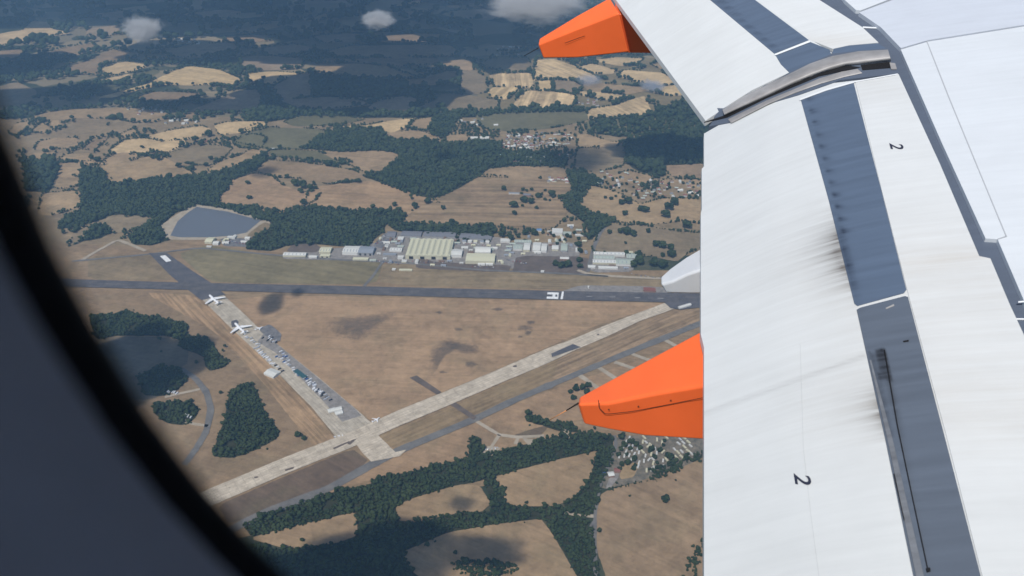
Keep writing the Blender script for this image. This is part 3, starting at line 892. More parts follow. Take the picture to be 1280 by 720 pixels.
WOODS = [
    # (polygon, spacing, crown radius, template set, label)
    ([(80, 272), (101, 262), (100, 215), (103, 210), (125, 209), (133, 225), (140, 231), (200, 223), (245, 219), (285, 213), (330, 193), (337, 200), (320, 213), (300, 222), (290, 228), (286, 238), (272, 248), (276, 256), (320, 262), (350, 268), (345, 282), (300, 268), (280, 262), (246, 256), (235, 262), (215, 268), (205, 273), (190, 274), (145, 268), (110, 281), (70, 288)], 10, 6.6, T_MID, 'long dark wood running right from the window rim above the blue-grey reservoir'),
    ([(100, 302), (108, 291), (120, 282), (131, 280), (139, 291), (125, 299)], 9.5, 6.2, T_MID, 'small dark copse left of the reservoir below the pale dry field'),
    ([(161, 300), (168, 287), (186, 277), (205, 270), (222, 264), (200, 284), (206, 292), (213, 300), (190, 307), (168, 306)], 9.5, 6.2, T_MID, 'dark copse touching the left bank of the reservoir'),
    ([(378, 186), (394, 176), (413, 164), (425, 161), (475, 162), (486, 172), (498, 176), (530, 175), (560, 180), (590, 178), (625, 178), (630, 190), (700, 192), (712, 198), (706, 209), (650, 207), (610, 211), (600, 219), (577, 234), (552, 245), (540, 248), (515, 244), (490, 235), (466, 225), (450, 220), (478, 216), (495, 203), (498, 194), (480, 189), (430, 191), (405, 188)], 11.5, 7.5, T_MID, 'largest dark wood in the middle of the farmland beyond the hangars'),
    ([(304, 312), (318, 298), (343, 281), (358, 263), (380, 258), (420, 261), (460, 263), (500, 265), (508, 272), (500, 279), (484, 280), (480, 290), (468, 300), (460, 309), (420, 308), (390, 305), (360, 307), (340, 314)], 9.5, 6.2, T_MID, 'broad dark wood directly behind the low sheds right of the reservoir'),
    ([(484, 280), (530, 280), (570, 282), (618, 283), (621, 291), (613, 296), (580, 294), (530, 291), (493, 289)], 9.5, 6.2, T_MID, 'narrow belt of dark trees behind the cream hangar with the ribbed roof'),
    ([(778, 179), (830, 165), (890, 158), (890, 206), (830, 206), (828, 222), (800, 215), (786, 207)], 18, 12, T_MID, 'near-black wood under cloud shadow beside the wing trailing edge'),
    ([(708, 215), (730, 212), (755, 230), (738, 234), (730, 245), (724, 257), (735, 266), (768, 273), (766, 281), (756, 286), (745, 294), (740, 300), (733, 297), (737, 285), (720, 270), (705, 262), (702, 250), (715, 240)], 9.5, 6.2, T_MID, 'winding belt of trees leading down to the road by the east sheds'),
    ([(110, 396), (135, 394), (165, 391), (190, 396), (225, 402), (236, 410), (235, 416), (243, 422), (260, 423), (267, 430), (272, 440), (286, 452), (280, 460), (262, 464), (256, 458), (257, 448), (240, 440), (226, 436), (225, 425), (208, 420), (190, 420), (150, 420), (120, 425)], 6.4, 4.3, T_NEAR, 'curved dark copse beside the window rim left of the parked jets'),
    ([(170, 470), (200, 458), (225, 462), (235, 475), (222, 488), (200, 496), (180, 494)], 6.4, 4.3, T_NEAR, 'shadowed copse beside the window rim above the curved track'),
    ([(190, 505), (215, 502), (240, 503), (250, 512), (244, 524), (228, 532), (210, 530), (195, 520)], 6.4, 4.3, T_NEAR, 'round copse inside the curve of the perimeter track'),
    ([(265, 571), (270, 550), (280, 527), (284, 505), (286, 490), (300, 481), (316, 479), (325, 497), (333, 520), (345, 532), (351, 545), (335, 555), (310, 567), (290, 573)], 6.4, 4.3, T_NEAR, 'dark wedge-shaped wood standing alone left of the disused runway'),
    ([(303, 656), (330, 643), (352, 639), (385, 626), (420, 614), (448, 611), (462, 606), (470, 597), (500, 593), (540, 583), (587, 573), (640, 560), (700, 545), (735, 540), (766, 545), (766, 562), (745, 564), (690, 577), (650, 587), (605, 600), (550, 613), (500, 629), (490, 634), (446, 641), (400, 652), (340, 668), (312, 670)], 6.4, 4.3, T_NEAR, 'long belt of trees along the lower edge of the airfield'),
    ([(446, 638), (497, 626), (496, 640), (500, 652), (480, 670), (446, 682), (444, 660)], 6.4, 4.3, T_NEAR, 'block of trees between two pale fields below the airfield'),
    ([(586, 576), (587, 550), (593, 547), (601, 549), (604, 560), (604, 577)], 6.4, 4.3, T_NEAR, 'short upright clump of tall trees on the tree belt below the taxiway'),
    ([(604, 600), (620, 596), (630, 616), (636, 640), (615, 642), (612, 622)], 6.4, 4.3, T_NEAR, 'short row of trees dividing the two pale fields under the tree belt'),
    ([(744, 564), (768, 560), (764, 582), (752, 605), (743, 640), (735, 650), (712, 645), (704, 630), (722, 618), (738, 598)], 6.4, 4.3, T_NEAR, 'thick tree belt beside the lane left of the caravan park'),
    ([(655, 521), (662, 517), (672, 521), (690, 527), (712, 529), (722, 533), (724, 541), (700, 540), (680, 533), (658, 527)], 6.4, 4.3, T_NEAR, 'small bank of trees left of the big orange fairing tip'),
    ([(440, 676), (500, 655), (560, 644), (610, 640), (650, 634), (700, 632), (716, 640), (700, 648), (676, 650), (620, 656), (560, 665), (505, 690), (470, 700)], 6.4, 4.3, T_NEAR, 'strip of trees under the pale field nearest the bottom edge'),
    ([(680, 650), (712, 645), (735, 650), (742, 672), (744, 700), (752, 745), (735, 745), (705, 692)], 6.4, 4.3, T_NEAR, 'dark trees left of the lane beside the large pale field'),
    ([(310, 682), (360, 688), (420, 680), (446, 676), (480, 690), (506, 690), (520, 720), (590, 755), (300, 755)], 6.4, 4.3, T_NEAR, 'shadowed wood along the bottom edge beside the window rim'),
    ([(560, 700), (640, 705), (650, 715), (620, 725), (575, 720)], 6.4, 4.3, T_NEAR, 'low copse at the bottom edge inside the shadowed field'),
    ([(848, 722), (862, 698), (885, 672), (890, 686), (872, 708), (868, 725)], 6.4, 4.3, T_NEAR, 'strip of trees crossing the large pale field beside the wing edge'),
    ([(812, 600), (816, 590), (826, 585), (834, 588), (832, 594), (822, 600)], 6.4, 4.3, T_NEAR, 'dark tree clump at the lower left corner of the caravan rows'),
    ([(831, 592), (834, 580), (842, 576), (851, 579), (853, 586), (845, 592)], 6.4, 4.3, T_NEAR, 'round dark tree clump at the lower edge of the caravan park'),
    ([(850, 580), (866, 570), (880, 563), (880, 570), (862, 580)], 8, 4.5, T_NEAR, 'narrow tree line from the caravan park to the wing edge'),
    ([(755, 612), (780, 607), (806, 600), (830, 595), (831, 597), (800, 605), (765, 615)], 6, 3.0, T_NEAR, 'long hedge between the caravan park and the large pale field'),
    ([(389, 100), (400, 98), (450, 99), (482, 101), (500, 108), (540, 112), (535, 118), (480, 122), (430, 122), (390, 121)], 22, 13, T_FAR, 'large flat-topped wood in cloud shadow left of the striped fields'),
    ([(300, 146), (340, 138), (400, 139), (460, 142), (560, 140), (640, 138), (735, 136), (735, 140), (640, 142), (600, 147), (520, 147), (460, 148), (380, 145), (340, 152), (310, 152)], 16, 10, T_MID, 'thin tree belt running across below the shadowed fields'),
    ([(540, 147), (560, 143), (575, 148), (565, 160), (560, 170), (545, 172), (535, 165)], 11.5, 7.5, T_MID, 'small wood left of the village beyond the largest wood'),
    ([(735, 155), (760, 148), (800, 147), (850, 128), (890, 125), (890, 160), (830, 164), (780, 172), (735, 166)], 22, 11, T_MID, 'scattered green woodland beside the outer flap'),
    ([(322, 108), (340, 112), (352, 127), (356, 137), (335, 146), (322, 138), (330, 124)], 20, 12, T_FAR, 'dark wood between grey shadowed fields in the upper left'),
    ([(30, 200), (66, 199), (76, 207), (63, 240), (52, 240), (30, 240)], 16, 10, T_MID, 'dark woodland beside the window rim in the upper left'),
]
for px, sp, r, tm, lab in WOODS:
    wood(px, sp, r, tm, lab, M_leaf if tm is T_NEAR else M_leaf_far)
WPOLY = [np.array(w[0], float) for w in WOODS]

# hedges round the traced fields (rows of low bushes and hedge trees)
bands = {}
for poly, dens in FIELDS:
    if dens <= 0:
        continue
    P = chaikin(poly, 1)
    W = G(P)[:, :2]
    pts = []
    yc = poly[:, 1].mean()
    step = 9.0 if yc > 150 else 15.0
    for i in range(len(W)):
        a, b = W[i], W[(i + 1) % len(W)]
        L = np.linalg.norm(b - a)
        for j in range(int(L / step) + 1):
            p = a + (b - a) * (j + rng.uniform(0, .9)) * step / max(L, 1)
            nz = mnoise.noise(Vector((p[0] / 120, p[1] / 120, 5)))
            if nz > 0.34 - dens * 0.62:
                pts.append(p + rng.uniform(-3, 3, 2))
    key = ('left' if poly[:, 0].mean() < 360 else 'middle' if poly[:, 0].mean() < 600 else 'right', 'far' if yc < 150 else 'near')
    bands.setdefault(key, []).extend(pts)
for key, pts in bands.items():
    P = np.array(pts)
    nz = np.array([mnoise.noise(Vector((p[0] / 60, p[1] / 60, 9))) for p in P])
    r = (4.0 if key[1] == 'near' else 6.5) * (1 + np.clip(nz, -.3, 1) * 1.3) * rng.uniform(.7, 1.5, len(P))
    lab = {'left': 'hedges round the %s dry fields on the left', 'middle': 'hedges round the %s dry fields in the middle', 'right': 'hedges round the %s fields towards the wing'}[key[0]] % ('far-off' if key[1] == 'far' else 'nearer')
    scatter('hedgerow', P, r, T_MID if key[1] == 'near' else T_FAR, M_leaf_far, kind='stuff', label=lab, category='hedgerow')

KEEP_CLEAR = [[(190, 292), (199, 282), (236, 258), (246, 255), (288, 261), (338, 276), (312, 299), (270, 301), (215, 301)],
              [(465, 312), (484, 290), (520, 289), (640, 297), (735, 296), (735, 345), (340, 345), (340, 315)], [(100, 300), (330, 300), (330, 340), (60, 340)]]
# loose woodland over the untouched country far off
def loose(name, x0, x1, y0, y1, spacing, r, thr, label, tm):
    c = G([(x0, y1), (x1, y1), (x1, y0), (x0, y0)])[:, :2]
    a, b = c.min(0), c.max(0)
    gx = np.arange(a[0], b[0], spacing)
    gy = np.arange(a[1], b[1], spacing)
    X, Y = np.meshgrid(gx, gy)
    P = np.stack([X.ravel(), Y.ravel()], 1) + rng.uniform(-.5, .5, (X.size, 2)) * spacing
    q = to_px(np.c_[P, np.zeros(len(P))])
    m = (q[:, 0] > x0) & (q[:, 0] < x1) & (q[:, 1] > y0) & (q[:, 1] < y1)
    P, q = P[m], q[m]
    m = np.ones(len(P), bool)
    for poly, _ in FIELDS:
        m &= ~inside(q, poly.mean(0) + (poly - poly.mean(0)) * 1.03)
    for poly in KEEP_CLEAR:
        m &= ~inside(q, poly)
    P, q = P[m], q[m]
    nz = np.array([mnoise.noise(Vector((p[0] / 260, p[1] / 200, 1))) + .5 * mnoise.noise(Vector((p[0] / 70, p[1] / 70, 2))) for p in P])
    P = P[nz > thr]
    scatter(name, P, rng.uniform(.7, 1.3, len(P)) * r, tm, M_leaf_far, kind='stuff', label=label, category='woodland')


loose('woodland', -120, 1000, -45, 60, 46, 22, .14, 'hazy blue woodland spread over the far country', T_FAR)
loose('woodland', 300, 595, 60, 150, 24, 11, .16, 'copses between the shadowed fields in the upper middle', T_FAR)
loose('woodland', -60, 300, 60, 150, 26, 12, -.0, 'dark woodland between the distant fields', T_FAR)
loose('woodland', 595, 900, 60, 150, 24, 10, .22, 'dark copses between the striped stubble fields', T_FAR)
loose('woodland', 20, 900, 150, 300, 17, 7, 0.16, 'scattered trees and scrub between the nearer dry fields', T_MID)

# trees standing on their own: (x, y, crown width px, how it is told apart)
SINGLE = [
    (310, 229, 7, 'left dark round tree of two on the brown field above the reservoir'),
    (312, 247, 8, 'lower dark round tree on the brown field above the reservoir'),
    (350, 221, 6, 'left small tree of a pair on the hedge between two brown fields'),
    (359, 221, 7, 'right small tree of a pair on the hedge between two brown fields'),
    (370, 229, 13, 'large left crown of the field clump in the middle of the brown fields'),
    (379, 232, 13, 'large middle crown of the field clump among the brown fields'),
    (388, 235, 10, 'right crown of the field clump among the brown fields'),
    (376, 239, 9, 'front crown of the field clump among the brown fields'),
    (380, 253, 10, 'round tree in front of the field clump, close to the broad wood'),
    (395, 235, 7, 'small tree at the right end of the field clump'),
    (434, 227, 8, 'left bush of two on the hedge below the largest wood'),
    (448, 226, 9, 'right bush of two on the hedge below the largest wood'),
    (388, 201, 11, 'wide tree on the hedge left of the largest wood'),
    (411, 205, 12, 'widest tree on the hedge left of the largest wood'),
    (419, 207, 8, 'tree right of the widest tree on the same hedge'),
    (350, 184, 7, 'single tree beside a small white shed in the green field'),
    (493, 256, 8, 'dark tree on the streaked meadow above the hangars, leftmost of four'),
    (519, 258, 10, 'dark tree on the streaked meadow above the hangars, second of four'),
    (535, 252, 11, 'largest dark tree on the streaked meadow near the wood corner'),
    (554, 260, 7, 'small dark tree right of the wood corner on the streaked meadow'),
    (565, 277, 9, 'tree just above the tree belt behind the ribbed hangar'),
    (551, 134, 15, 'wide round tree alone on a pale field under the shadowed fields'),
    (330, 98, 7, 'dark tree on the small golden field in the upper left'),
    (302, 165, 9, 'tree at the edge of the small golden field above the green field'),
    (202, 176, 5, 'small tree alone on the long golden field in the upper left'),
    (229, 181, 10, 'round tree at the right end of the long golden field'),
    (178, 184, 6, 'bush inside the long golden field, upper one'),
    (182, 194, 8, 'tree on the line between two tan fields, leftmost'),
    (190, 196, 9, 'tree on the line between two tan fields, second'),
    (198, 198, 10, 'tree on the line between two tan fields, third'),
    (245, 175, 12, 'broad tree clump beside a farm roof in the upper left'),
    (262, 168, 11, 'tall tree clump between the golden fields in the upper left'),
    (252, 180, 9, 'tree in front of the farm roof in the upper left'),
    (115, 197, 8, 'left tree of the pair on the tan field edge near the window rim'),
    (123, 200, 10, 'right tree of the pair on the tan field edge near the window rim'),
    (258, 206, 8, 'tree on the grey field corner above the long dark wood'),
    (264, 198, 7, 'small tree between the grey field and the tan field'),
    (224, 207, 10, 'tree on the lower hedge of the grey field'),
    (240, 211, 9, 'tree on the lower hedge of the grey field, further right'),
    (642, 256, 13, 'tall round tree alone on the right of the streaked meadow'),
    (643, 267, 8, 'smaller round tree just below the tall one on the streaked meadow'),
    (630, 236, 8, 'tree on the upper part of the streaked meadow'),
    (655, 250, 12, 'dark tree by the farm buildings on the streaked meadow'),
    (664, 252, 10, 'tree right of the farm roof on the streaked meadow'),
    (672, 245, 9, 'tree behind the farm roof on the streaked meadow'),
    (690, 243, 12, 'large tree right of the farm on the streaked meadow'),
    (704, 246, 10, 'tree close to the winding tree belt above the white shed'),
    (627, 294, 11, 'dark tree at the right end of the belt behind the hangars'),
    (637, 294, 7, 'small dark tree right of the belt behind the hangars'),
    (657, 291, 10, 'dark tree left of the small blue-roofed building'),
    (668, 291, 11, 'dark tree above the small blue-roofed building'),
    (639, 298, 9, 'dark tree above the pale green shed row'),
    (781, 267, 9, 'small round tree on the pale field right of the winding belt'),
    (762, 290, 8, 'small round tree left of the oval clump beside the road'),
    (776, 289, 11, 'left tree of the oval clump on the field above the east sheds'),
    (783, 290, 14, 'middle tree of the oval clump on the field above the east sheds'),
    (791, 292, 12, 'right tree of the oval clump on the field above the east sheds'),
    (810, 289, 8, 'small round tree right of the oval clump'),
    (782, 304, 5, 'tiny tree alone in the field above the east sheds'),
    (820, 305, 12, 'left tree of the group of three beside the white fairing'),
    (829, 307, 13, 'middle tree of the group of three beside the white fairing'),
    (838, 309, 11, 'right tree of the group of three beside the white fairing'),
    (839, 318, 14, 'dark tree above the white fairing tip'),
    (828, 319, 8, 'small tree left of the dark tree above the white fairing'),
    (799, 318, 10, 'tree behind the right end of the east sheds'),
    (783, 317, 8, 'tree behind the middle of the east sheds'),
    (798, 327, 15, 'dark tree at the right end of the east sheds, upper crown'),
    (792, 331, 11, 'dark tree at the right end of the east sheds, lower crown'),
    (817, 329, 15, 'dark tree clump right of the east sheds, left crown'),
    (828, 331, 15, 'dark tree clump right of the east sheds, right crown'),
    (785, 252, 13, 'left dark tree of the two in the village field'),
    (777, 253, 10, 'dark tree just left of the pair in the village field'),
    (801, 261, 12, 'left crown of the round pair on the pale field'),
    (807, 263, 11, 'right crown of the round pair on the pale field'),
    (832, 268, 14, 'lower crown of the upright oval tree group near the wing'),
    (836, 259, 15, 'middle crown of the upright oval tree group near the wing'),
    (843, 253, 13, 'upper crown of the upright oval tree group near the wing'),
    (858, 282, 14, 'tall tree on the hedge beside the wing edge'),
    (695, 330, 10, 'dark tree left of the small house in front of the bare ground'),
    (701, 332, 12, 'dark tree in front of the small house on the bare ground'),
    (710, 331, 12, 'dark tree right of the small house on the bare ground'),
    (724, 306, 10, 'upper tree in the row beside the road to the east sheds'),
    (725, 314, 9, 'second tree in the row beside the road to the east sheds'),
    (724, 325, 10, 'third tree in the row beside the road to the east sheds'),
    (725, 333, 9, 'lowest tree in the row beside the road to the east sheds'),
    (373, 543, 10, 'left bush of the two standing alone near the concrete runway'),
    (380, 548, 8, 'right bush of the two standing alone near the concrete runway'),
    (831, 624, 13, 'round tree standing alone in the large pale field'),
    (713, 490, 8, 'left tree of the clump at the edge of the orange fairing'),
    (720, 486, 11, 'upper left tree of the clump beside the orange fairing'),
    (728, 484, 10, 'upper tree of the clump beside the orange fairing'),
    (735, 482, 10, 'upper right tree of the clump beside the orange fairing'),
    (717, 497, 9, 'lowest tree of the clump beside the orange fairing tip'),
    (733, 490, 10, 'right tree of the clump beside the orange fairing'),
    (213, 417, 13, 'round tree under the curved copse near the window rim'),
    (221, 421, 10, 'small round tree under the curved copse'),
    (777, 546, 12, 'dark tree at the upper left corner of the caravan park'),
    (780, 555, 8, 'smaller dark tree inside the upper left corner of the caravan park'),
    (548, 159, 8, 'tree at the edge of the small pale field left of the village'),
    (598, 19, 5, 'far tree between the dim fields under the cloud'),
]
for i, (x, y, w, lab) in enumerate(SINGLE):
    r = w * 0.5 / ppm(x, y) * 0.92
    g = G([(x, y + w * .25)])[0]
    o = link('tree', TREES[i % 7], None, g, rng.uniform(0, 6.28), label=lab, category='tree', group='trees standing on their own in the fields')
    o.scale = (r, r, r * rng.uniform(.8, 1.0))

# trees one can count among the village houses
VILLAGE_TREES = [((755, 222), (880, 250), 90, 'garden tree among the village houses near the wing edge'),
                 ((632, 163), (716, 210), 70, 'garden tree among the houses beyond the largest wood'),
                 ((648, 238), (712, 262), 22, 'farmstead tree on the right of the streaked meadow'),
                 ((500, 292), (735, 306), 40, 'tree between the rows of sheds behind the airfield'),
                 ((772, 552), (862, 590), 34, 'tree among the caravans')]
for (x0, y0), (x1, y1), n, lab in VILLAGE_TREES:
    for i in range(n):
        x, y = rng.uniform(x0, x1), rng.uniform(y0, y1)
        r = rng.uniform(4.5, 8.5)
        zone = ('upper' if y < (y0 + y1) / 2 else 'lower') + ' ' + ('left' if x < x0 + (x1 - x0) / 3 else 'right' if x > x1 - (x1 - x0) / 3 else 'middle')
        o = link('tree', TREES[rng.integers(0, 7)], None, G([(x, y)])[0], rng.uniform(0, 6.28), label=('broad' if r > 6.5 else 'small') + ' ' + lab + ', ' + zone, category='tree', group=lab.replace('garden tree', 'garden trees').replace('farmstead tree', 'farmstead trees').replace('tree between', 'trees between'))
        o.scale = (r, r, r * .9)
# ------------------------------------------------------------------ buildings
def box_vf(x0, x1, y0, y1, z0, z1, o=0):
    V = [(x0, y0, z0), (x1, y0, z0), (x1, y1, z0), (x0, y1, z0), (x0, y0, z1), (x1, y0, z1), (x1, y1, z1), (x0, y1, z1)]
    F = [(0, 3, 2, 1), (4, 5, 6, 7), (0, 1, 5, 4), (1, 2, 6, 5), (2, 3, 7, 6), (3, 0, 4, 7)]
    return V, [tuple(i + o for i in f) for f in F]


class MB:
    def __init__(self):
        self.V, self.F, self.M = [], [], []

    def box(self, x0, x1, y0, y1, z0, z1, m=0):
        v, f = box_vf(x0, x1, y0, y1, z0, z1, len(self.V))
        self.V += v
        self.F += f
        self.M += [m] * 6
        return self

    def poly(self, vs, fs, m=0):
        o = len(self.V)
        self.V += [tuple(v) for v in vs]
        self.F += [tuple(i + o for i in f) for f in fs]
        self.M += [m] * len(fs)
        return self

    def prism_x(self, prof, x0, x1, m=0):
        n = len(prof)
        vs = [(x0, y, z) for y, z in prof] + [(x1, y, z) for y, z in prof]
        fs = [(i, (i + 1) % n, n + (i + 1) % n, n + i) for i in range(n)] + [tuple(range(n))[::-1], tuple(range(n, 2 * n))]
        return self.poly(vs, fs, m)

    def prism_y(self, prof, y0, y1, m=0):
        n = len(prof)
        vs = [(x, y0, z) for x, z in prof] + [(x, y1, z) for x, z in prof]
        fs = [(i, (i + 1) % n, n + (i + 1) % n, n + i) for i in range(n)][::1] + [tuple(range(n))[::-1], tuple(range(n, 2 * n))]
        return self.poly(vs, fs, m)

    def mesh(self, name, mats):
        me = mesh_from(name, self.V, self.F, mats, midx=self.M)
        bm = bmesh.new()
        bm.from_mesh(me)
        bmesh.ops.recalc_face_normals(bm, faces=bm.faces)
        bm.to_mesh(me)
        bm.free()
        return me


FOOT = []


def building(name, label, a, b, depth, h, kind, roof, wall, bays=1, doors=0, group=None, cat='shed', rise=None, strips=0):
    A, B = G([a, b])
    W = float(np.linalg.norm(B - A))
    FOOT.append((A[0], A[1], W, depth))
    rz = math.atan2(B[1] - A[1], B[0] - A[0])
    t = thing(name, label, cat, (A[0], A[1], 1.0), rz, group)
    wm = MB()
    wm.box(0, W, 0, depth, 0, h)
    link('wall', wm.mesh('wall', [M_wall[wall]]), t)
    rise = rise if rise is not None else min(3.5, 0.14 * (depth if kind == 'gable' else W / bays))
    e = 0.5
    if kind == 'flat':
        link('roof', MB().box(-e, W + e, -e, depth + e, h + .02, h + .7).mesh('roof', [M_roof[roof]]), t)
    elif kind == 'gable':
        link('roof', MB().prism_x([(-e, h + .02), (depth + e, h + .02), (depth + e, h + .3), (depth / 2, h + rise + .3), (-e, h + .3)], -e, W + e).mesh('roof', [M_roof[roof]]), t)
        for i in range(strips):
            x = W * (i + .5) / strips
            link('rooflight', MB().prism_x([(depth * .1, h + .32 + rise * .2), (depth * .42, h + .32 + rise * .84), (depth * .42, h + .42 + rise * .84), (depth * .1, h + .42 + rise * .2)], x - 1.2, x + 1.2).mesh('rooflight', [M_roof['grey']]), t)
    elif kind == 'barrel':
        prof = [(depth / 2 - math.cos(q) * (depth / 2 + e), h + math.sin(q) * depth * .3 + .02) for q in np.linspace(0, math.pi, 11)]
        link('roof', MB().prism_x(prof, -e, W + e).mesh('roof', [M_roof[roof]]), t)
    elif kind == 'multi':
        bw = W / bays
        for i in range(bays):
            x = i * bw
            link('roof', MB().prism_y([(x + .15, h + .02), (x + bw - .15, h + .02), (x + bw - .15, h + .4), (x + bw / 2, h + rise + .4), (x + .15, h + .4)], -e, depth + e).mesh('roof', [M_roof[roof]]), t)
            link('valley_gutter', MB().box(x + bw - .14, x + bw + .14, -e, depth + e, h + .02, h + .5).mesh('valley_gutter', [M_roof['grey']]), t)
            link('rooflight', MB().prism_y([(x + bw * .60, h + .45 + rise * .8), (x + bw * .86, h + .45 + rise * .28), (x + bw * .86, h + .6 + rise * .28), (x + bw * .60, h + .6 + rise * .8)], depth * .08, depth * .92).mesh('rooflight', [M_roof['dull']]), t)
    for i in range(doors):
        x = W * (i + .5) / doors
        dw = min(16, W / doors * .38)
        link('door', MB().box(x - dw / 2, x + dw / 2, -.25, -.02, 0.05, h * .8).mesh('door', [M_dark]), t)
    return t


B = building
B('shed', 'pale yellow shed turned towards the reservoir at the left end of the sheds', (256, 305), (265, 305.5), 34, 7, 'gable', 'cream', 'cream')
B('shed', 'bright white shed right of the pale yellow shed below the reservoir', (266, 307), (273, 307), 20, 6, 'gable', 'white', 'white')
B('shed', 'low white hut in front of the pale yellow shed', (258, 309.5), (264, 309.8), 6, 3, 'flat', 'white', 'white', cat='hut')
B('shed', 'small white hut on the dark yard under the reservoir, left one', (284, 298.5), (291, 298.8), 12, 4, 'flat', 'white', 'white', cat='hut')
B('shed', 'small white hut at the wood edge right of the reservoir yard', (306, 300), (312, 300.3), 14, 5, 'gable', 'white', 'white', cat='hut')
B('shed', 'long low white shed, leftmost of the row before the broad wood', (354, 321.5), (382, 322), 22, 6, 'gable', 'white', 'cream', strips=6)
B('shed', 'small bright white shed right of the long low one', (386, 323.3), (396, 323.6), 12, 5, 'gable', 'white', 'white')
B('shed', 'cream shed with steep roof in front of the broad wood', (399, 317.5), (413, 317.8), 34, 7, 'gable', 'cream', 'cream', strips=4)
B('shed', 'low dark lean-to in front of the cream shed by the wood', (400, 322.3), (412, 322.6), 14, 5, 'flat', 'cream', 'cream', doors=2)
B('hangar', 'white half of the double shed at the right end of the wood', (428, 319), (447, 319.5), 46, 9, 'gable', 'white', 'white', strips=5, cat='hangar')
B('hangar', 'grey half of the double shed at the right end of the wood', (447.4, 319.5), (466, 320), 46, 9, 'gable', 'grey', 'grey', strips=3, doors=3, cat='hangar')
B('shed', 'low cream annexe in front of the double shed', (441, 326), (460, 326.4), 14, 4, 'flat', 'cream', 'cream')
B('hangar', 'large cream hangar with ribbed bay roof, the biggest building on the airfield', (507, 324), (563, 325), 118, 12, 'multi', 'cream', 'cream', bays=8, doors=4, cat='hangar', rise=3.2)
B('shed', 'white shed against the right side of the cream ribbed hangar', (562, 322.3), (577, 322.7), 40, 9, 'gable', 'white', 'white')
B('hangar', 'wide cream building with striped roof right of the ribbed hangar, front one', (582, 330.2), (618, 331), 52, 11, 'gable', 'cream', 'cream', rise=2, strips=0, cat='hangar', doors=0)
B('shed', 'white barrel roofed building behind the striped cream one', (594, 319.3), (613, 319.7), 34, 9, 'barrel', 'white', 'white')
B('shed', 'white block left of the ribbed hangar front', (497, 324.5), (504, 324.7), 14, 6, 'flat', 'white', 'white')
B('shed', 'pale flat block below the ribbed hangar corner', (502, 329), (508, 329.2), 14, 4, 'flat', 'white', 'cream')
B('shed', 'long pale shed among the yards left of the ribbed hangar', (487, 315.3), (502, 315.7), 22, 5, 'gable', 'white', 'white', strips=4)
B('shed', 'low grey shed on the yard between double shed and ribbed hangar', (479, 320), (495, 320.3), 10, 4, 'flat', 'grey', 'grey')
B('shed', 'long pale hut by the perimeter road below the ribbed hangar', (499, 339.2), (515, 339.5), 9, 3, 'flat', 'cream', 'cream', cat='hut')
B('shed', 'short white hut left of the long pale hut by the perimeter road', (490, 338.4), (494, 338.6), 9, 3, 'flat', 'white', 'white', cat='hut')
B('shed', 'long grey roof in the back row, left of three', (501, 296.6), (526, 297.4), 34, 6, 'gable', 'slate', 'grey', rise=1.5)
B('shed', 'long grey roof in the back row, middle of three', (529, 297.2), (569, 298.4), 34, 6, 'gable', 'slate', 'grey', rise=1.5)
B('shed', 'long grey roof in the back row, right of three', (574, 299.5), (614, 301.3), 34, 6, 'gable', 'slate', 'grey', rise=1.5)
B('shed', 'dark roofed workshop at the wood corner behind the yards', (483, 298), (494, 298), 40, 5, 'gable', 'slate', 'grey')
B('shed', 'pink-grey small block behind the long pale shed', (497, 302), (504, 302), 22, 6, 'flat', 'white', 'brick')
for i, x in enumerate((533, 539.5, 546, 552.5, 559, 578, 585, 592, 600, 607)):
    B('shed', 'small pale unit in the row between the back roofs and the ribbed hangar', (x, 302.6 + i * .25), (x + 4.5, 302.7 + i * .25), 14, 5, 'gable', ('white', 'cream', 'grey')[i % 3], 'white', group='small units behind the ribbed hangar')
B('shed', 'pale green long roof at the back of the middle shed row', (643, 305.2), (664, 305.6), 20, 6, 'gable', 'green', 'grey', strips=6)
B('shed', 'pale green shed under the long pale green roof', (641.5, 313.5), (653, 313.8), 34, 6, 'gable', 'green', 'white', strips=3)
B('shed', 'off-white shed second in the middle row', (654, 315), (662, 315.3), 50, 7, 'gable', 'white', 'cream')
B('shed', 'widest white shed in the middle row', (665.5, 315.6), (675, 316), 56, 8, 'gable', 'white', 'white')
B('shed', 'white shed fourth in the middle row', (676, 316), (683, 316.3), 50, 7, 'gable', 'white', 'white')
B('shed', 'pale shed fifth in the middle row', (690, 314), (698, 314.2), 30, 6, 'gable', 'white', 'cream')
B('shed', 'grey shed at the right end of the middle row', (701, 315.5), (709, 315.8), 50, 6, 'gable', 'green', 'grey')
B('shed', 'bright white square hall above the middle shed row', (690, 294.6), (703, 295), 34, 10, 'flat', 'white', 'white', cat='hall')
B('shed', 'grey low annexe right of the bright white hall', (704, 294.8), (714, 295.1), 20, 5, 'flat', 'green', 'grey')
B('shed', 'long thin white roof right of the bright white hall', (719, 295.6), (731, 295.9), 8, 4, 'flat', 'white', 'white')
B('shed', 'pink roofed low hut left of the bright white hall', (683, 294.6), (688, 294.8), 8, 3, 'flat', 'red', 'white', cat='hut')
B('house', 'small blue roofed building above the middle shed row', (671, 290), (677, 290), 14, 5, 'gable', 'blue', 'white', cat='house')
B('shed', 'white block at the left end of the middle row by the tree', (625.5, 303.6), (634, 303.8), 20, 5, 'flat', 'white', 'white')
B('shed', 'long white shed at the top of the east group', (742, 320.4), (781, 321.3), 18, 7, 'gable', 'white', 'white', strips=8)
B('shed', 'pale middle shed of the east group with glazed strips', (742, 325.6), (768, 326.2), 22, 6, 'gable', 'green', 'white', strips=6)
B('shed', 'long low white shed in the middle of the east group', (741, 330.6), (770, 331.3), 22, 6, 'gable', 'white', 'cream', strips=7)
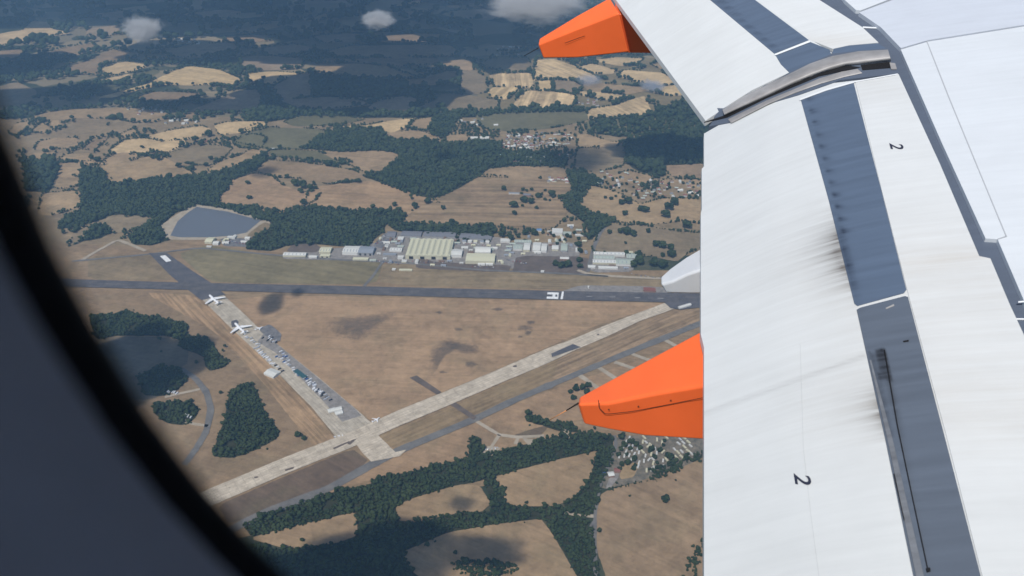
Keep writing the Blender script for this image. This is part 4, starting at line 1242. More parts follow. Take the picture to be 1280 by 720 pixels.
B('shed', 'pale shed on the right of the east group', (770, 332.6), (791, 333.2), 36, 7, 'gable', 'green', 'white', strips=4)
B('shed', 'grey shed behind the right of the east group beside the trees', (783, 324.8), (796, 325.2), 34, 6, 'gable', 'green', 'grey', strips=3)
B('shed', 'bright white long hut in front of the east group', (748, 336.8), (772, 337.4), 12, 5, 'gable', 'white', 'white', cat='hut')
B('shed', 'short white hut at the lower left of the east group', (735, 335.6), (744, 335.9), 14, 4, 'gable', 'white', 'white', cat='hut')
B('shed', 'red-brown windowless block on the pad beside the runway end', (804.5, 365.6), (819.5, 366.2), 20, 5, 'flat', 'red', 'brick', cat='block')
B('shed', 'long bright white shelter on the asphalt where the concrete runway ends', (849.5, 387.5), (864, 383.2), 9, 5, 'barrel', 'white', 'white', cat='shelter')
B('tent', 'large white square tent beside the row of parked vehicles', (330, 469), (342, 474), 26, 5, 'gable', 'white', 'white', cat='tent', rise=3)
B('house', 'grey roofed farmhouse in the middle of the streaked meadow', (654, 246), (663, 246.4), 16, 6, 'gable', 'slate', 'brick', cat='house')
B('house', 'long pale barn above the farmhouse on the streaked meadow', (636, 243), (649, 243.4), 8, 4, 'flat', 'grey', 'white', cat='barn')
B('house', 'pink roofed house in the dark trees in front of the bare ground', (700, 326), (711, 326.3), 14, 6, 'gable', 'white', 'brick', cat='house')
B('shed', 'small white shed beside a tree in the green field', (338, 187.2), (347, 187.4), 8, 4, 'flat', 'white', 'white')
B('shed', 'small white mast hut on the grass above the runway', (734.8, 361), (736.4, 361), 6, 6, 'gable', 'white', 'white', cat='hut')
B('shed', 'white hut on the grass above the runway, left of the runway number', (676, 341), (680, 341.1), 8, 3, 'flat', 'white', 'white', cat='hut')
B('barn', 'white farm building in the upper left, left one', (227, 314.0 - 158), (231, 156), 16, 5, 'gable', 'white', 'white', cat='barn')
B('barn', 'white farm building left of the village, left of two', (588, 175), (597, 175), 26, 6, 'gable', 'white', 'grey', cat='barn')
B('barn', 'white farm building left of the village, right of two', (600, 175), (611, 175), 30, 6, 'gable', 'white', 'grey', cat='barn')
B('barn', 'pale farm roof under the large left golden field', (253, 178), (259, 178), 14, 5, 'gable', 'red', 'brick', cat='barn')

# three round roofed shelters at the end of the parked row
for i, (x, y, w) in enumerate(((411, 517.5, 9), (418, 516, 10), (420, 520.5, 9))):
    B('shelter', ('left white domed shelter of the three', 'back right white domed shelter of the three', 'front white domed shelter of the three')[i] + ' at the end of the parked row', (x, y), (x + w, y - 2.5), 12, 3, 'barrel', 'white', 'white', cat='shelter')
B('shelter', 'dark teal covered stack beside the parked vans, long one', (367, 466), (379, 475), 12, 4, 'flat', 'teal', 'grey', cat='covered stack')


# clutter between the big sheds: small stores, containers and trees
def clutter_mesh(w, d, h, roof, wall, gable):
    m = MB()
    m.box(0, w, 0, d, 0, h, 0)
    if gable:
        m.prism_x([(-.3, h + .02), (d + .3, h + .02), (d / 2, h + d * .22)], -.3, w + .3, 1)
    else:
        m.box(-.2, w + .2, -.2, d + .2, h + .02, h + .35, 1)
    m.box(w * .3, w * .3 + 2.2, -.05, -.02, .05, h * .75, 2)
    m.box(w * .7, w * .7 + 1.2, -.05, -.02, h * .4, h * .7, 2)
    return m.mesh('store', [M_wall[wall], M_roof[roof], M_dark])


STORES = [('white', clutter_mesh(12, 6, 3, 'white', 'white', False)), ('grey', clutter_mesh(16, 9, 4, 'grey', 'grey', True)), ('cream', clutter_mesh(14, 8, 4, 'cream', 'cream', True)),
          ('dark roofed', clutter_mesh(18, 9, 4, 'brown', 'brick', True)), ('pale green', clutter_mesh(20, 10, 4, 'green', 'grey', True)), ('white gabled', clutter_mesh(22, 10, 4.5, 'white', 'white', True))]
for (x0, y0), (x1, y1), nn, where in [((470, 297), (505, 330), 34, 'on the yards left of the ribbed hangar'), ((505, 300), (575, 307), 26, 'behind the ribbed hangar'),
                                       ((567, 303), (640, 322), 34, 'around the striped cream building'), ((500, 328), (632, 334), 20, 'along the front of the hangar row'),
                                       ((640, 300), (735, 320), 34, 'in the middle shed row'), ((738, 317), (800, 338), 26, 'between the east sheds'), ((425, 308), (470, 328), 10, 'beside the double shed'),
                                       ((276, 299), (312, 307), 12, 'on the yard below the reservoir'), ((660, 284), (735, 299), 10, 'near the bright white hall')]:
    for _ in range(nn):
        x, y = rng.uniform(x0, x1), rng.uniform(y0, y1)
        p = G([(x, y)])[0]
        if any(a_ - 14 < p[0] < a_ + w_ + 3 and b__ - 11 < p[1] < b__ + d_ + 2 for a_, b__, w_, d_ in FOOT):
            continue
        cn, me = STORES[rng.integers(0, len(STORES))]
        zone = 'left' if x < x0 + (x1 - x0) / 3 else 'right' if x > x1 - (x1 - x0) / 3 else 'middle'
        link('store', me, None, (p[0], p[1], 1.6), rng.choice([0, 0, 1.57]) + rng.uniform(-.08, .08), label='small %s store %s, %s' % (cn, where, zone), category='store', group='%s stores %s, %s' % (cn, where, zone))
        FOOT.append((p[0], p[1], 14, 8))


# houses of the villages: one mesh each, with gabled roof, chimney, windows
def house_mesh(w, d, h, roof, wall):
    m = MB()
    m.box(0, w, 0, d, 0, h, 0)
    m.prism_x([(-.5, h + .02), (d + .5, h + .02), (d / 2, h + d * .38)], -.4, w + .4, 1)
    m.box(w * .7, w * .7 + 1, d / 2 - .5, d / 2 + .5, h + d * .25, h + d * .38 + 1.3, 0)
    for x in (w * .18, w * .68):
        for z in (1.0, 3.4):
            if z + 1.2 < h:
                m.box(x, x + 1.3, -.06, -.02, z, z + 1.1, 2)
    m.box(w * .46, w * .46 + 1, -.06, -.02, 0.05, 2.1, 2)
    return m.mesh('house', [M_wall[wall], M_roof[roof], M_glassd])


HOUSES = [house_mesh(13, 9, 5.4, 'red', 'white'), house_mesh(17, 9, 5.2, 'brown', 'white'), house_mesh(11, 10, 5.4, 'slate', 'cream'), house_mesh(20, 10, 4.5, 'white', 'white'), house_mesh(14, 8, 5, 'green', 'brick')]


def village(x0, x1, y0, y1, n, label, group, mind=14, ids=(0, 1, 2, 3, 4)):
    pts = []
    lab0 = label
    k = 0
    while len(pts) < n and k < n * 40:
        k += 1
        p = G([(rng.uniform(x0, x1), rng.uniform(y0, y1))])[0]
        if all(np.hypot(*(p[:2] - q[:2])) > mind for q in pts):
            pts.append(p)
    for p in pts:
        kq = ids[rng.integers(0, len(ids))]
        q = to_px([p])[0]
        zone = ('upper' if q[1] < (y0 + y1) / 2 else 'lower') + ' ' + ('left' if q[0] < x0 + (x1 - x0) / 3 else 'right' if q[0] > x1 - (x1 - x0) / 3 else 'middle')
        label = lab0 + ', ' + ('red', 'brown', 'slate', 'white', 'pale green')[kq] + ' roof, ' + zone
        link('house', HOUSES[kq], None, (p[0], p[1], .95), rng.choice([0, 1.57, .2, -.3]) + rng.uniform(-.1, .1), label=label, category='house', group=group)


village(630, 664, 170, 187, 44, 'house in the village left of the lane', 'village houses beyond the wood, left', 16, (2, 3, 3, 1, 0))
village(664, 712, 168, 185, 34, 'house in the village right of the lane', 'village houses beyond the wood, right', 16)
village(642, 708, 194, 206, 36, 'house in the lower village street', 'village houses in the lower street', 16, (3, 2, 3, 0))
village(683, 708, 224, 229, 11, 'house in the row above the meadow', 'row of houses above the streaked meadow', 14, (3, 2, 0))
village(790, 872, 228, 250, 34, 'house among garden trees near the wing edge', 'houses among trees near the wing edge', 20)
village(738, 790, 216, 236, 14, 'house among the trees above the village field', 'houses above the village field', 20)
village(214, 246, 46, 57, 12, 'far pale house near the small white cloud', 'far houses near the small cloud', 30, (3, 2, 3))
village(620, 652, 59, 70, 14, 'far pale house left of the upper orange fairing', 'far houses left of the upper fairing', 30, (3, 2, 0))
village(718, 745, 126, 133, 9, 'far house in trees between the striped fields', 'far houses between striped fields', 25, (0, 1, 2))
village(570, 620, 150, 158, 8, 'house scattered along the green meadow edge', 'houses along the green meadow', 25, (2, 3))
village(160, 210, 136, 144, 9, 'far roof in the tree line above the long golden field', 'far roofs above the golden field', 25, (0, 2, 3))
village(205, 250, 150, 156, 8, 'small house on the lane in the upper left', 'small houses on the upper left lane', 25, (2, 3))


# caravans: curved-ended body, window band, door, roof vent
def caravan_mesh(L, W, h, body):
    m = MB()
    m.prism_y([(0, .5), (L, .5), (L, h * .7), (L - .5, h), (.5, h), (0, h * .7)], 0, W, 0)
    m.box(.7, L - .7, -.04, -.01, h * .5, h * .75, 1)
    m.box(L * .6, L * .6 + .8, -.05, -.02, .5, h * .8, 2)
    m.box(L * .4, L * .4 + .7, W * .4, W * .6, h + .01, h + .2, 2)
    m.box(L * .2, L * .2 + .5, .1, W - .1, 0, .5, 1)
    m.box(L * .75, L * .75 + .5, .1, W - .1, 0, .5, 1)
    return m.mesh('caravan', [body, M_dark, M_wall['grey']])


M_van = simple('caravan_white', (0.50, 0.49, 0.45), 0.4)
M_van2 = simple('caravan_cream', (0.50, 0.46, 0.32), 0.4)
M_van3 = simple('caravan_grey', (0.42, 0.43, 0.44), 0.4)
CAR = [caravan_mesh(11, 3.8, 3.2, M_van), caravan_mesh(12, 4, 3.2, M_van2), caravan_mesh(9, 3.5, 3.0, M_van3), caravan_mesh(10, 3.6, 3.1, M_van)]
park = np.array([(778, 549), (866, 549), (866, 563), (868, 574), (852, 578), (838, 577), (826, 588), (812, 596), (800, 597), (795, 580), (772, 578), (772, 566)], float)
C0 = G([(775, 590)])[0]
k = 0
for a in range(-6, 22):
    for b in range(-4, 22):
        u = np.array([math.cos(.32), math.sin(.32)])
        v = np.array([-u[1], u[0]])
        p = C0[:2] + u * (a * 12.2 + (3 if b % 4 < 2 else 0)) + v * (b * 13.5 - 20) + rng.uniform(-2.2, 2.2, 2)
        q = to_px([[p[0], p[1], 0]])[0]
        if not inside([q], park)[0] or rng.uniform() < .27:
            continue
        zone = 'left block' if q[0] < 800 else 'middle rows' if q[0] < 835 else 'right block'
        c = 1 if (q[0] > 800 and rng.uniform() < .35) else int(rng.choice([0, 3, 2, 0]))
        rz = 1.25 if q[0] < 805 else (2.1 if q[0] > 838 else rng.choice([1.35, 2.0, .9]))
        zone = ('upper ' if q[1] < 565 else 'lower ') + zone
        lab = ('white', 'cream', 'grey', 'white')[c] + ' caravan in the ' + zone + ' of the caravan park under the orange fairing'
        link('caravan', CAR[c], None, (p[0], p[1], 1.3), rz + rng.uniform(-.12, .12), label=lab, category='caravan', group='caravans: ' + lab[:-32])
        k += 1
B('house', 'red-brown house with white roof at the lane corner below the caravans', (761, 598), (768, 597), 12, 5, 'gable', 'white', 'brick', cat='house')
B('house', 'dark roofed house on the sandy plot left of the caravans', (768, 592), (775, 592), 10, 5, 'gable', 'red', 'brick', cat='house')


# cars and vans
def car_mesh(L, W, h, mat, van=False):
    m = MB()
    if van:
        m.prism_y([(0, .35), (L, .35), (L, h * .55), (L - .7, h), (0, h)], 0, W, 0)
        m.box(L - 1.6, L - .8, -.02, W + .02, h * .6, h * .85, 1)
    else:
        m.prism_y([(0, .3), (L, .3), (L, .8), (L * .72, .9), (L * .6, h), (L * .2, h), (L * .05, .95), (0, .9)], 0, W, 0)
        m.prism_y([(L * .68, .95), (L * .6, h - .08), (L * .22, h - .08), (L * .1, .95)], -.02, W + .02, 1)
    for x in (L * .18, L * .8):
        for y in (-.03, W - .2):
            m.box(x - .32, x + .32, y, y + .23, 0, .62, 1)
    return m.mesh('car', [mat, M_dark])


car_cols = {'white': (0.7, 0.7, 0.7), 'silver': (0.4, 0.41, 0.43), 'dark': (0.04, 0.045, 0.055), 'blue': (0.06, 0.12, 0.28), 'red': (0.3, 0.04, 0.03)}
CM = {k: simple('car_paint_' + k, v, 0.3, noise=.04) for k, v in car_cols.items()}
CARS = {k: car_mesh(4.6, 1.9, 1.5, m) for k, m in CM.items()}
VANS = {k: car_mesh(8.5, 2.6, 3.2, CM[k], True) for k in ('white', 'silver', 'blue', 'dark')}


def park_row(px0, px1, n, jitter, where, big=False, keys=None, ang=None):
    A, Bp = G([px0, px1])
    ks = keys or list((VANS if big else CARS).keys())
    for i in range(n):
        p = A + (Bp - A) * (i + .5) / n
        kx = ks[rng.integers(0, len(ks))]
        me = (VANS if big else CARS)[kx]
        rz = ang if ang is not None else math.atan2(Bp[1] - A[1], Bp[0] - A[0]) + 1.57
        nm = 'van' if big else 'car'
        link('parked_' + nm, me, None, (p[0] + rng.uniform(-jitter, jitter), p[1] + rng.uniform(-jitter, jitter), 2.1), rz + rng.uniform(-.15, .15),
             label='%s %s %s' % (kx, nm, where), category=nm, group='%s %ss %s' % (kx, nm, where))


park_row((348, 441), (362, 453), 10, 4, 'parked at the upper end of the row beside the disused runway', True, ['white', 'silver', 'blue'])
park_row((380, 472), (395, 485), 13, 6, 'parked in the middle of the row beside the disused runway', True, ['white', 'silver', 'blue', 'dark'])
park_row((386, 482), (400, 494), 12, 5, 'parked in the second line beside the disused runway', True, ['white', 'silver', 'white'])
park_row((394, 486), (412, 503), 13, 6, 'parked near the domed shelters', True, ['white', 'silver', 'dark'])
park_row((318, 436), (336, 453), 14, 5, 'parked on the left edge of the disused runway below the jets', True, ['white', 'white', 'silver'])
park_row((340, 455), (352, 468), 5, 2, 'parked beside the large white tent', True, ['white', 'dark'])
park_row((330, 424), (346, 430), 11, 9, 'on the dark hardstanding right of the second jet', True, ['white', 'silver', 'dark'])
park_row((345, 446), (385, 482), 16, 4, 'in the broken line along the right edge of the disused runway', True, ['white', 'silver', 'blue', 'white'])
park_row((322, 440), (342, 459), 10, 3, 'packed along the left edge of the disused runway above the tent', True, ['white', 'white'])
park_row((306, 420), (322, 436), 10, 6, 'around the second jet', True, ['white', 'silver'])
park_row((634, 326), (660, 331), 14, 5, 'on the bare ground under the middle sheds', False)
park_row((478, 303), (496, 300), 12, 5, 'in the car park at the wood corner')
park_row((470, 306), (482, 295), 12, 4, 'in the car park beside the wood')
park_row((530, 305.5), (575, 306.5), 20, 4, 'behind the ribbed hangar')
park_row((576, 305), (612, 309), 16, 5, 'behind the striped cream building')
park_row((510, 328.5), (560, 329.5), 12, 5, 'in front of the ribbed hangar')
park_row((470, 327), (500, 332), 10, 6, 'on the yard left of the ribbed hangar')
park_row((588, 334), (618, 335.5), 8, 3, 'in front of the striped cream building')
park_row((286, 303), (306, 306), 14, 5, 'on the dark yard below the reservoir')
park_row((790, 344), (830, 349), 14, 5, 'beside the road under the east sheds', False, ['dark', 'silver', 'blue'])
park_row((418, 548), (430, 545), 5, 3, 'at the crossing of the two concrete runways', False, ['white', 'silver'])
park_row((752, 597), (758, 588), 5, 3, 'by the lane left of the caravan park', False)
park_row((605, 563), (625, 562), 8, 4, 'on the dispersal pad by the upright tree clump', False, ['white', 'silver'])
park_row((208, 492), (222, 494), 5, 2, 'on the pad inside the curved track', True, ['white', 'white'])
park_row((228, 522), (240, 524), 4, 2, 'at the lower copse inside the curved track', True, ['white', 'white'])


# ------------------------------------------------------------------ parked aircraft
M_jet = simple('jet_white', (0.78, 0.78, 0.78), 0.35, noise=.03)
M_jetgrey = simple('jet_grey', (0.35, 0.36, 0.38), 0.4)


def lathe_x(prof, seg=14, zc=0.0, yc=0.0):
    V, F = [], []
    for x, r, dz in prof:
        for i in range(seg):
            a = 6.2832 * i / seg
            V.append((x, yc + r * math.cos(a), zc + dz + r * math.sin(a)))
    for j in range(len(prof) - 1):
        for i in range(seg):
            k2 = (i + 1) % seg
            F.append((j * seg + i, j * seg + k2, (j + 1) * seg + k2, (j + 1) * seg + i))
    F.append(tuple(range(seg))[::-1])
    F.append(tuple(range((len(prof) - 1) * seg, len(prof) * seg)))
    return V, F


def slab(pts, t):
    n = len(pts)
    V = [(x, y, z) for x, y, z in pts] + [(x, y, z + t) for x, y, z in pts]
    return V, [tuple(range(n))[::-1], tuple(range(n, 2 * n))] + [(i, (i + 1) % n, n + (i + 1) % n, n + i) for i in range(n)]


def airliner(label, nose_px, head, s=1.0, engines=4):
    p = G([nose_px])[0]
    t = thing('parked_jet', label, 'aircraft', (p[0], p[1], 2.2), head, 'jets parked on the disused runway')
    t.scale = (s, s, s)

    def part(n, vf, m):
        mm = MB().poly(vf[0], vf[1])
        return link(n, mm.mesh(n, [m]), t)
    part('fuselage', lathe_x([(0, .3, -1), (-2, 1.9, -.6), (-6, 3.1, 0), (-12, 3.4, 0.2), (-45, 3.3, 0), (-58, 2.2, .8), (-68, .5, 1.9)], 14, 6), M_jet)
    for sgn in (-1, 1):
        part('wing', slab([(-20, sgn * 2.5, 4.2), (-34, sgn * 2.5, 4.2), (-46, sgn * 30, 6.5), (-42, sgn * 30, 6.5)], .7), M_jet)
        part('tailplane', slab([(-58, sgn * 1, 7.5), (-65, sgn * 1, 7.5), (-68, sgn * 11, 8.2), (-65, sgn * 11, 8.2)], .4), M_jet)
        for j, (ex, ey) in enumerate(((-24, 11.5), (-33, 20.5))[:max(1, engines // 2)]):
            part('engine', lathe_x([(ex + 3, 1.3, 0), (ex + 2.4, 1.5, 0), (ex - 1, 1.5, 0), (ex - 3.5, .8, 0)], 10, 2.9, sgn * ey), M_jetgrey)
        part('main_gear', (*[MB().box(-32, -30, sgn * 3 - .8, sgn * 3 + .8, 0, 4.0).V], MB().box(-32, -30, 0, 1, 0, 1).F), M_dark)
    V = [(-55, -.3, 9), (-65, -.3, 9), (-69, -.3, 19), (-65, -.3, 19)]
    part('tail_fin', ([(x, y, z) for x, y, z in V] + [(x, y + .6, z) for x, y, z in V], [(0, 1, 2, 3), (7, 6, 5, 4), (0, 4, 5, 1), (1, 5, 6, 2), (2, 6, 7, 3), (3, 7, 4, 0)]), M_jet)
    part('nose_gear', (MB().box(-7, -6, -.5, .5, 0, 3.5).V, MB().box(0, 1, 0, 1, 0, 1).F), M_dark)
    return t


a1, b1 = G([(262, 371), (276, 384)])
airliner('white four-engined jet parked nearest the asphalt runway', (262, 371.5), math.atan2(a1[1] - b1[1], a1[0] - b1[0]))
a1, b1 = G([(294, 405.5), (307, 419)])
airliner('white four-engined jet parked second along the disused runway, beside a dark patch', (294, 406.5), math.atan2(a1[1] - b1[1], a1[0] - b1[0]))
a1, b1 = G([(474, 524), (464, 530)])
airliner('small white jet on the edge of the concrete runway', (475, 523.5), math.atan2(a1[1] - b1[1], a1[0] - b1[0]), .34, 2)
a1, b1 = G([(329, 410), (319, 414)])
airliner('small pale propliner at the right edge of the disused runway beside the hardstanding', (329, 410), math.atan2(a1[1] - b1[1], a1[0] - b1[0]), .36, 2)
sheet('dark_patch', [(289, 402), (296, 400), (299, 404), (295, 409), (290, 410)], 2.15, M_asphalt, 1, .3)  # dark patch off the nose of the second jet
sheet('dark_patch', [(434, 556), (440, 551), (447, 549), (438, 557)], 2.5, M_soil, 1, .2)
sheet('dark_patch', [(416, 561), (437, 552), (437, 554), (418, 563)], 2.5, M_soil, 1, .2)
sheet('dark_patch', [(356, 588), (368, 584), (367, 587), (357, 590)], 2.5, M_soil, 1, .2)
sheet('dark_patch', [(318, 597), (323, 596), (323, 598), (318, 599)], 2.5, M_soil, 1, .2)
sheet('dark_patch', [(641, 458), (646, 457), (646, 460), (641, 460)], 2.5, M_soil, 1, .2)
sheet('dark_patch', [(746, 419), (749, 418), (749, 420), (746, 420)], 2.5, M_soil, 1, .2)
# ------------------------------------------------------------------ our own airliner: wing, fairings, cabin wall and window
def cvec(rx, ru):
    return np.array([rx, CT + ru * ST, ru * CT - ST])


AL = cvec(.24, .81)
AL /= np.linalg.norm(AL)                    # along the wing, outboard
AF = np.cross(AL, [0, 0, 1.0])
AF /= np.linalg.norm(AF)                    # forward
AU = np.cross(AF, AL)                       # up
S = 1.3
PF = np.array([-3.0, .10, .285, .39, .58, .79, 1.0, 1.27, 1.8, 2.6, 3.5, 12.0]) * S
PU = np.array([-4.9, -2.515, -2.37, -2.29, -2.145, -2.02, -1.935, -1.87, -1.765, -1.64, -1.54, -.75]) * S
_ff = np.linspace(-3 * S, 12 * S, 4000)
_uu = np.interp(_ff, PF, PU)
_ker = np.hanning(61)
_ker /= _ker.sum()
_uu = np.convolve(np.pad(_uu, 30, mode='edge'), _ker, 'valid')
LK = 4.75 * S


def wing_u(f, l):
    return np.interp(f + .29 * np.maximum(l - LK, 0), _ff, _uu)


def on_wing(P, lift=0.0):
    """photograph pixels -> points on the wing's upper surface (in f, l, u)"""
    d = rays(P)
    df, dl, du = d @ AF, d @ AL, d @ AU
    lo = np.full(len(d), .3)
    hi = np.full(len(d), .3)
    done = np.zeros(len(d), bool)
    for t in np.arange(.5, 60, .1):
        h = t * du - wing_u(t * df, t * dl) - lift
        new = (~done) & (h < 0)
        hi[new] = t
        lo[new] = t - .1 if t > .5 else .3
        done |= new
        if done.all():
            break
    hi[~done] = 60
    for _ in range(40):
        m = .5 * (lo + hi)
        h = m * du - wing_u(m * df, m * dl) - lift
        lo = np.where(h > 0, m, lo)
        hi = np.where(h > 0, hi, m)
    return np.stack([hi * df, hi * dl, hi * du], 1)


BASIS = np.stack([AF, AL, AU])              # rows


def to_world(X):
    return np.asarray(X) @ BASIS + CAM


plane = thing('airliner', 'our own white airliner: wing with orange fairings and cabin window surround', 'airliner', tuple(CAM))
PLANE_INV = CAM


def pmesh(name, X, F, mat, smooth=True, parent=None, uv=None, attr=None, loc0=None):
    """X in aircraft (f, l, u) metres; the object sits at the airliner's origin"""
    W = np.asarray(X) @ BASIS
    me = mesh_from(name, W, F, mat, smooth)
    uvv = np.asarray(X)[:, :2] if uv is None else uv
    ul = me.uv_layers.new(name='surface')
    li = np.zeros(len(me.loops), np.int32)
    me.loops.foreach_get('vertex_index', li)
    ul.data.foreach_set('uv', uvv[li].astype(np.float32).ravel())
    if attr:
        for k2, v in attr.items():
            a = me.attributes.new(k2, 'FLOAT', 'POINT')
            a.data.foreach_set('value', np.asarray(v, np.float32))
    o = link(name, me, parent or plane)
    return o


def polyline(P, n):
    P = np.asarray(P, float)
    s = np.r_[0, np.cumsum(np.hypot(*np.diff(P, axis=0).T))]
    if s[-1] == 0:
        return np.repeat(P[:1], n, 0)
    q = np.linspace(0, s[-1], n)
    # keep the corner points
    for sv in s[1:-1]:
        q[np.argmin(abs(q - sv))] = sv
    return np.stack([np.interp(q, s, P[:, 0]), np.interp(q, s, P[:, 1])], 1)


def coons(left, right, top, bottom, n, m):
    """n rows down, m columns across"""
    Lp, Rp = polyline(left, n), polyline(right, n)
    Tp, Bp = polyline(top, m), polyline(bottom, m)
    v = np.linspace(0, 1, n)[:, None, None]
    u = np.linspace(0, 1, m)[None, :, None]
    A = (1 - u) * Lp[:, None] + u * Rp[:, None]
    Bq = (1 - v) * Tp[None] + v * Bp[None]
    C = (1 - u) * (1 - v) * Tp[0] + u * (1 - v) * Tp[-1] + (1 - u) * v * Bp[0] + u * v * Bp[-1]
    return A + Bq - C


def plate(name, left, right, mat, lift=0.0, thick=.03, top=None, bottom=None, n=30, m=12, parent=None, attrf=None):
    top = top or [left[0], right[0]]
    bottom = bottom or [left[-1], right[-1]]
    P = coons(left, right, top, bottom, n, m)
    P2 = P.reshape(-1, 2)
    X = on_wing(P2)
    X = X + np.array([0, 0, lift])
    # keep the pixel outline: slide the point along its ray instead of straight up
    d = rays(P2)
    du = d @ AU
    tt = X[:, 2] / du
    X2 = np.stack([tt * (d @ AF), tt * (d @ AL), X[:, 2]], 1)
    X = X2
    idx = np.arange(n * m).reshape(n, m)
    Ft = [(idx[i, j], idx[i + 1, j], idx[i + 1, j + 1], idx[i, j + 1]) for i in range(n - 1) for j in range(m - 1)]
    rim = list(idx[:, 0]) + list(idx[-1, 1:]) + list(idx[::-1, -1][1:]) + list(idx[0, ::-1][1:-1])
    low = X + np.array([0, 0, -thick])
    nt = n * m
    V = [X, X[rim], low[rim]]
    k2 = len(rim)
    Fs = [(nt + i, nt + k2 + i, nt + k2 + (i + 1) % k2, nt + (i + 1) % k2) for i in range(k2)]
    Vb = np.vstack(V + [low])
    ob = nt + 2 * k2
    Fb = [tuple(ob + q for q in f[::-1]) for f in Ft]
    F = np.array(Ft + Fs + Fb)
    attr = None
    if attrf:
        vals = {k3: fn(P2) for k3, fn in attrf.items()}
        attr = {k3: np.r_[v3, np.zeros(2 * k2 + nt)] for k3, v3 in vals.items()}
    o = pmesh(name, Vb, F, mat, True, parent, attr=attr)
    sm = np.ones(len(F), bool)
    sm[len(Ft):] = False
    o.data.polygons.foreach_set('use_smooth', sm)
    bm = bmesh.new()
    bm.from_mesh(o.data)
    bmesh.ops.recalc_face_normals(bm, faces=bm.faces)
    bm.to_mesh(o.data)
    bm.free()
    return o


def wing_paint(name, col, rough=.42, streak=.10, soot=False, spec=.4, stain=(.09, .085, .085, 1)):
    t = Nt(name)
    uv = t.new('ShaderNodeUVMap', uv_map='surface').outputs[0]
    mp = t.new('ShaderNodeMapping')
    mp.inputs['Scale'].default_value = (1.1, 16, 1)
    t.lk(uv, mp.inputs['Vector'])
    s1 = t.noise(mp.outputs[0], 1.0, 5, .65)
    mp2 = t.new('ShaderNodeMapping')
    mp2.inputs['Scale'].default_value = (1.3, 22, 1)
    t.lk(uv, mp2.inputs['Vector'])
    s2 = t.noise(mp2.outputs[0], 1.0, 4, .7)
    blot = t.noise(uv, 2.3, 6, .6)
    spk = t.noise(uv, 60, 3, .8)
    v = t.math('ADD', t.ramp(s1, .35, .75, 0, -streak), t.ramp(blot, .35, .7, .02, -.05))
    v = t.math('ADD', v, t.ramp(spk, .66, .8, 0, -.06))
    v = t.math('ADD', v, t.ramp(s2, .3, .8, .02, -.05))
    v = t.math('ADD', v, 1.0)
    sc = t.new('ShaderNodeVectorMath', operation='SCALE')
    sc.inputs[0].default_value = col[:3]
    t.lk(v, sc.inputs['Scale'])
    c = sc.outputs[0]
    if soot:
        at = t.new('ShaderNodeAttribute', attribute_name='soot').outputs['Fac']
        k1 = t.math('MULTIPLY', at, t.ramp(s2, .35, .65, .35, 1.25))
        k1 = t.math('MULTIPLY', k1, t.ramp(s1, .3, .7, .6, 1.2), clamp=True)
        c = t.mix(k1, c, stain)
        ru = t.new('ShaderNodeAttribute', attribute_name='grime').outputs['Fac']
        k3 = t.math('MULTIPLY', ru, t.ramp(s2, .35, .7, .4, 1.2), clamp=True)
        c = t.mix(k3, c, (.50, .45, .38, 1))
    t.lk(c, t.p.inputs['Base Color'])
    t.p.inputs['Roughness'].default_value = rough
    t.p.inputs['Specular IOR Level'].default_value = spec
    t.lk(t.ramp(blot, .3, .7, rough - .06, rough + .1), t.p.inputs['Roughness'])
    bp = t.new('ShaderNodeBump')
    bp.inputs['Strength'].default_value = .08
    bp.inputs['Distance'].default_value = .01
    t.lk(t.noise(uv, 9, 3, .5), bp.inputs['Height'])
    t.lk(bp.outputs[0], t.p.inputs['Normal'])
    return t.m


M_wwhite = wing_paint('wing_white', (.66, .68, .68), streak=.04, soot=True)
M_wskin = wing_paint('wing_skin_white', (.655, .69, .72), .38, .04)
M_wgrey = wing_paint('root_fairing_grey', (.56, .60, .66), .45, .06)
M_stripe = wing_paint('blue_grey_band', (.090, .124, .180), .42, -.25, soot=True, stain=(.022, .03, .05, 1))
M_shroud = wing_paint('shroud_grey', (.105, .13, .175), .5, .1)
M_metal = simple('bare_seal', (.33, .32, .315), .5, .1, .28, 4.0)
M_black = simple('black_rubber', (.012, .012, .014), .7)
M_line = simple('panel_gap', (.40, .42, .45), .8)
M_edge = simple('white_edge_seal', (.82, .84, .85), .5)
M_num = simple('dark_lettering', (.03, .035, .06), .6)

# the dark shroud that shows in every gap between the panels
plate('wing_box', [(712, -110), (790, -5), (893, 146), (893, 172), (893, 900)], [(1900, -110), (1900, 100), (1900, 900)], M_shroud, -.012, .12,
      top=[(712, -110), (1900, -110)], bottom=[(893, 900), (1900, 900)], n=60, m=40)


def seg_x(pts, y):
    pts = np.array(pts, float)
    return np.interp(y, pts[:, 1], pts[:, 0])


S1L = [(1001, 124), (1036, 250), (1068, 379)]
S1R = [(1067, 103), (1101, 235), (1133, 362)]
S2L = [(1071, 387), (1107, 550), (1142, 720), (1181, 905)]
S2R = [(1135, 371), (1182, 550), (1226, 720), (1271, 905)]
EL = S1L + S2L


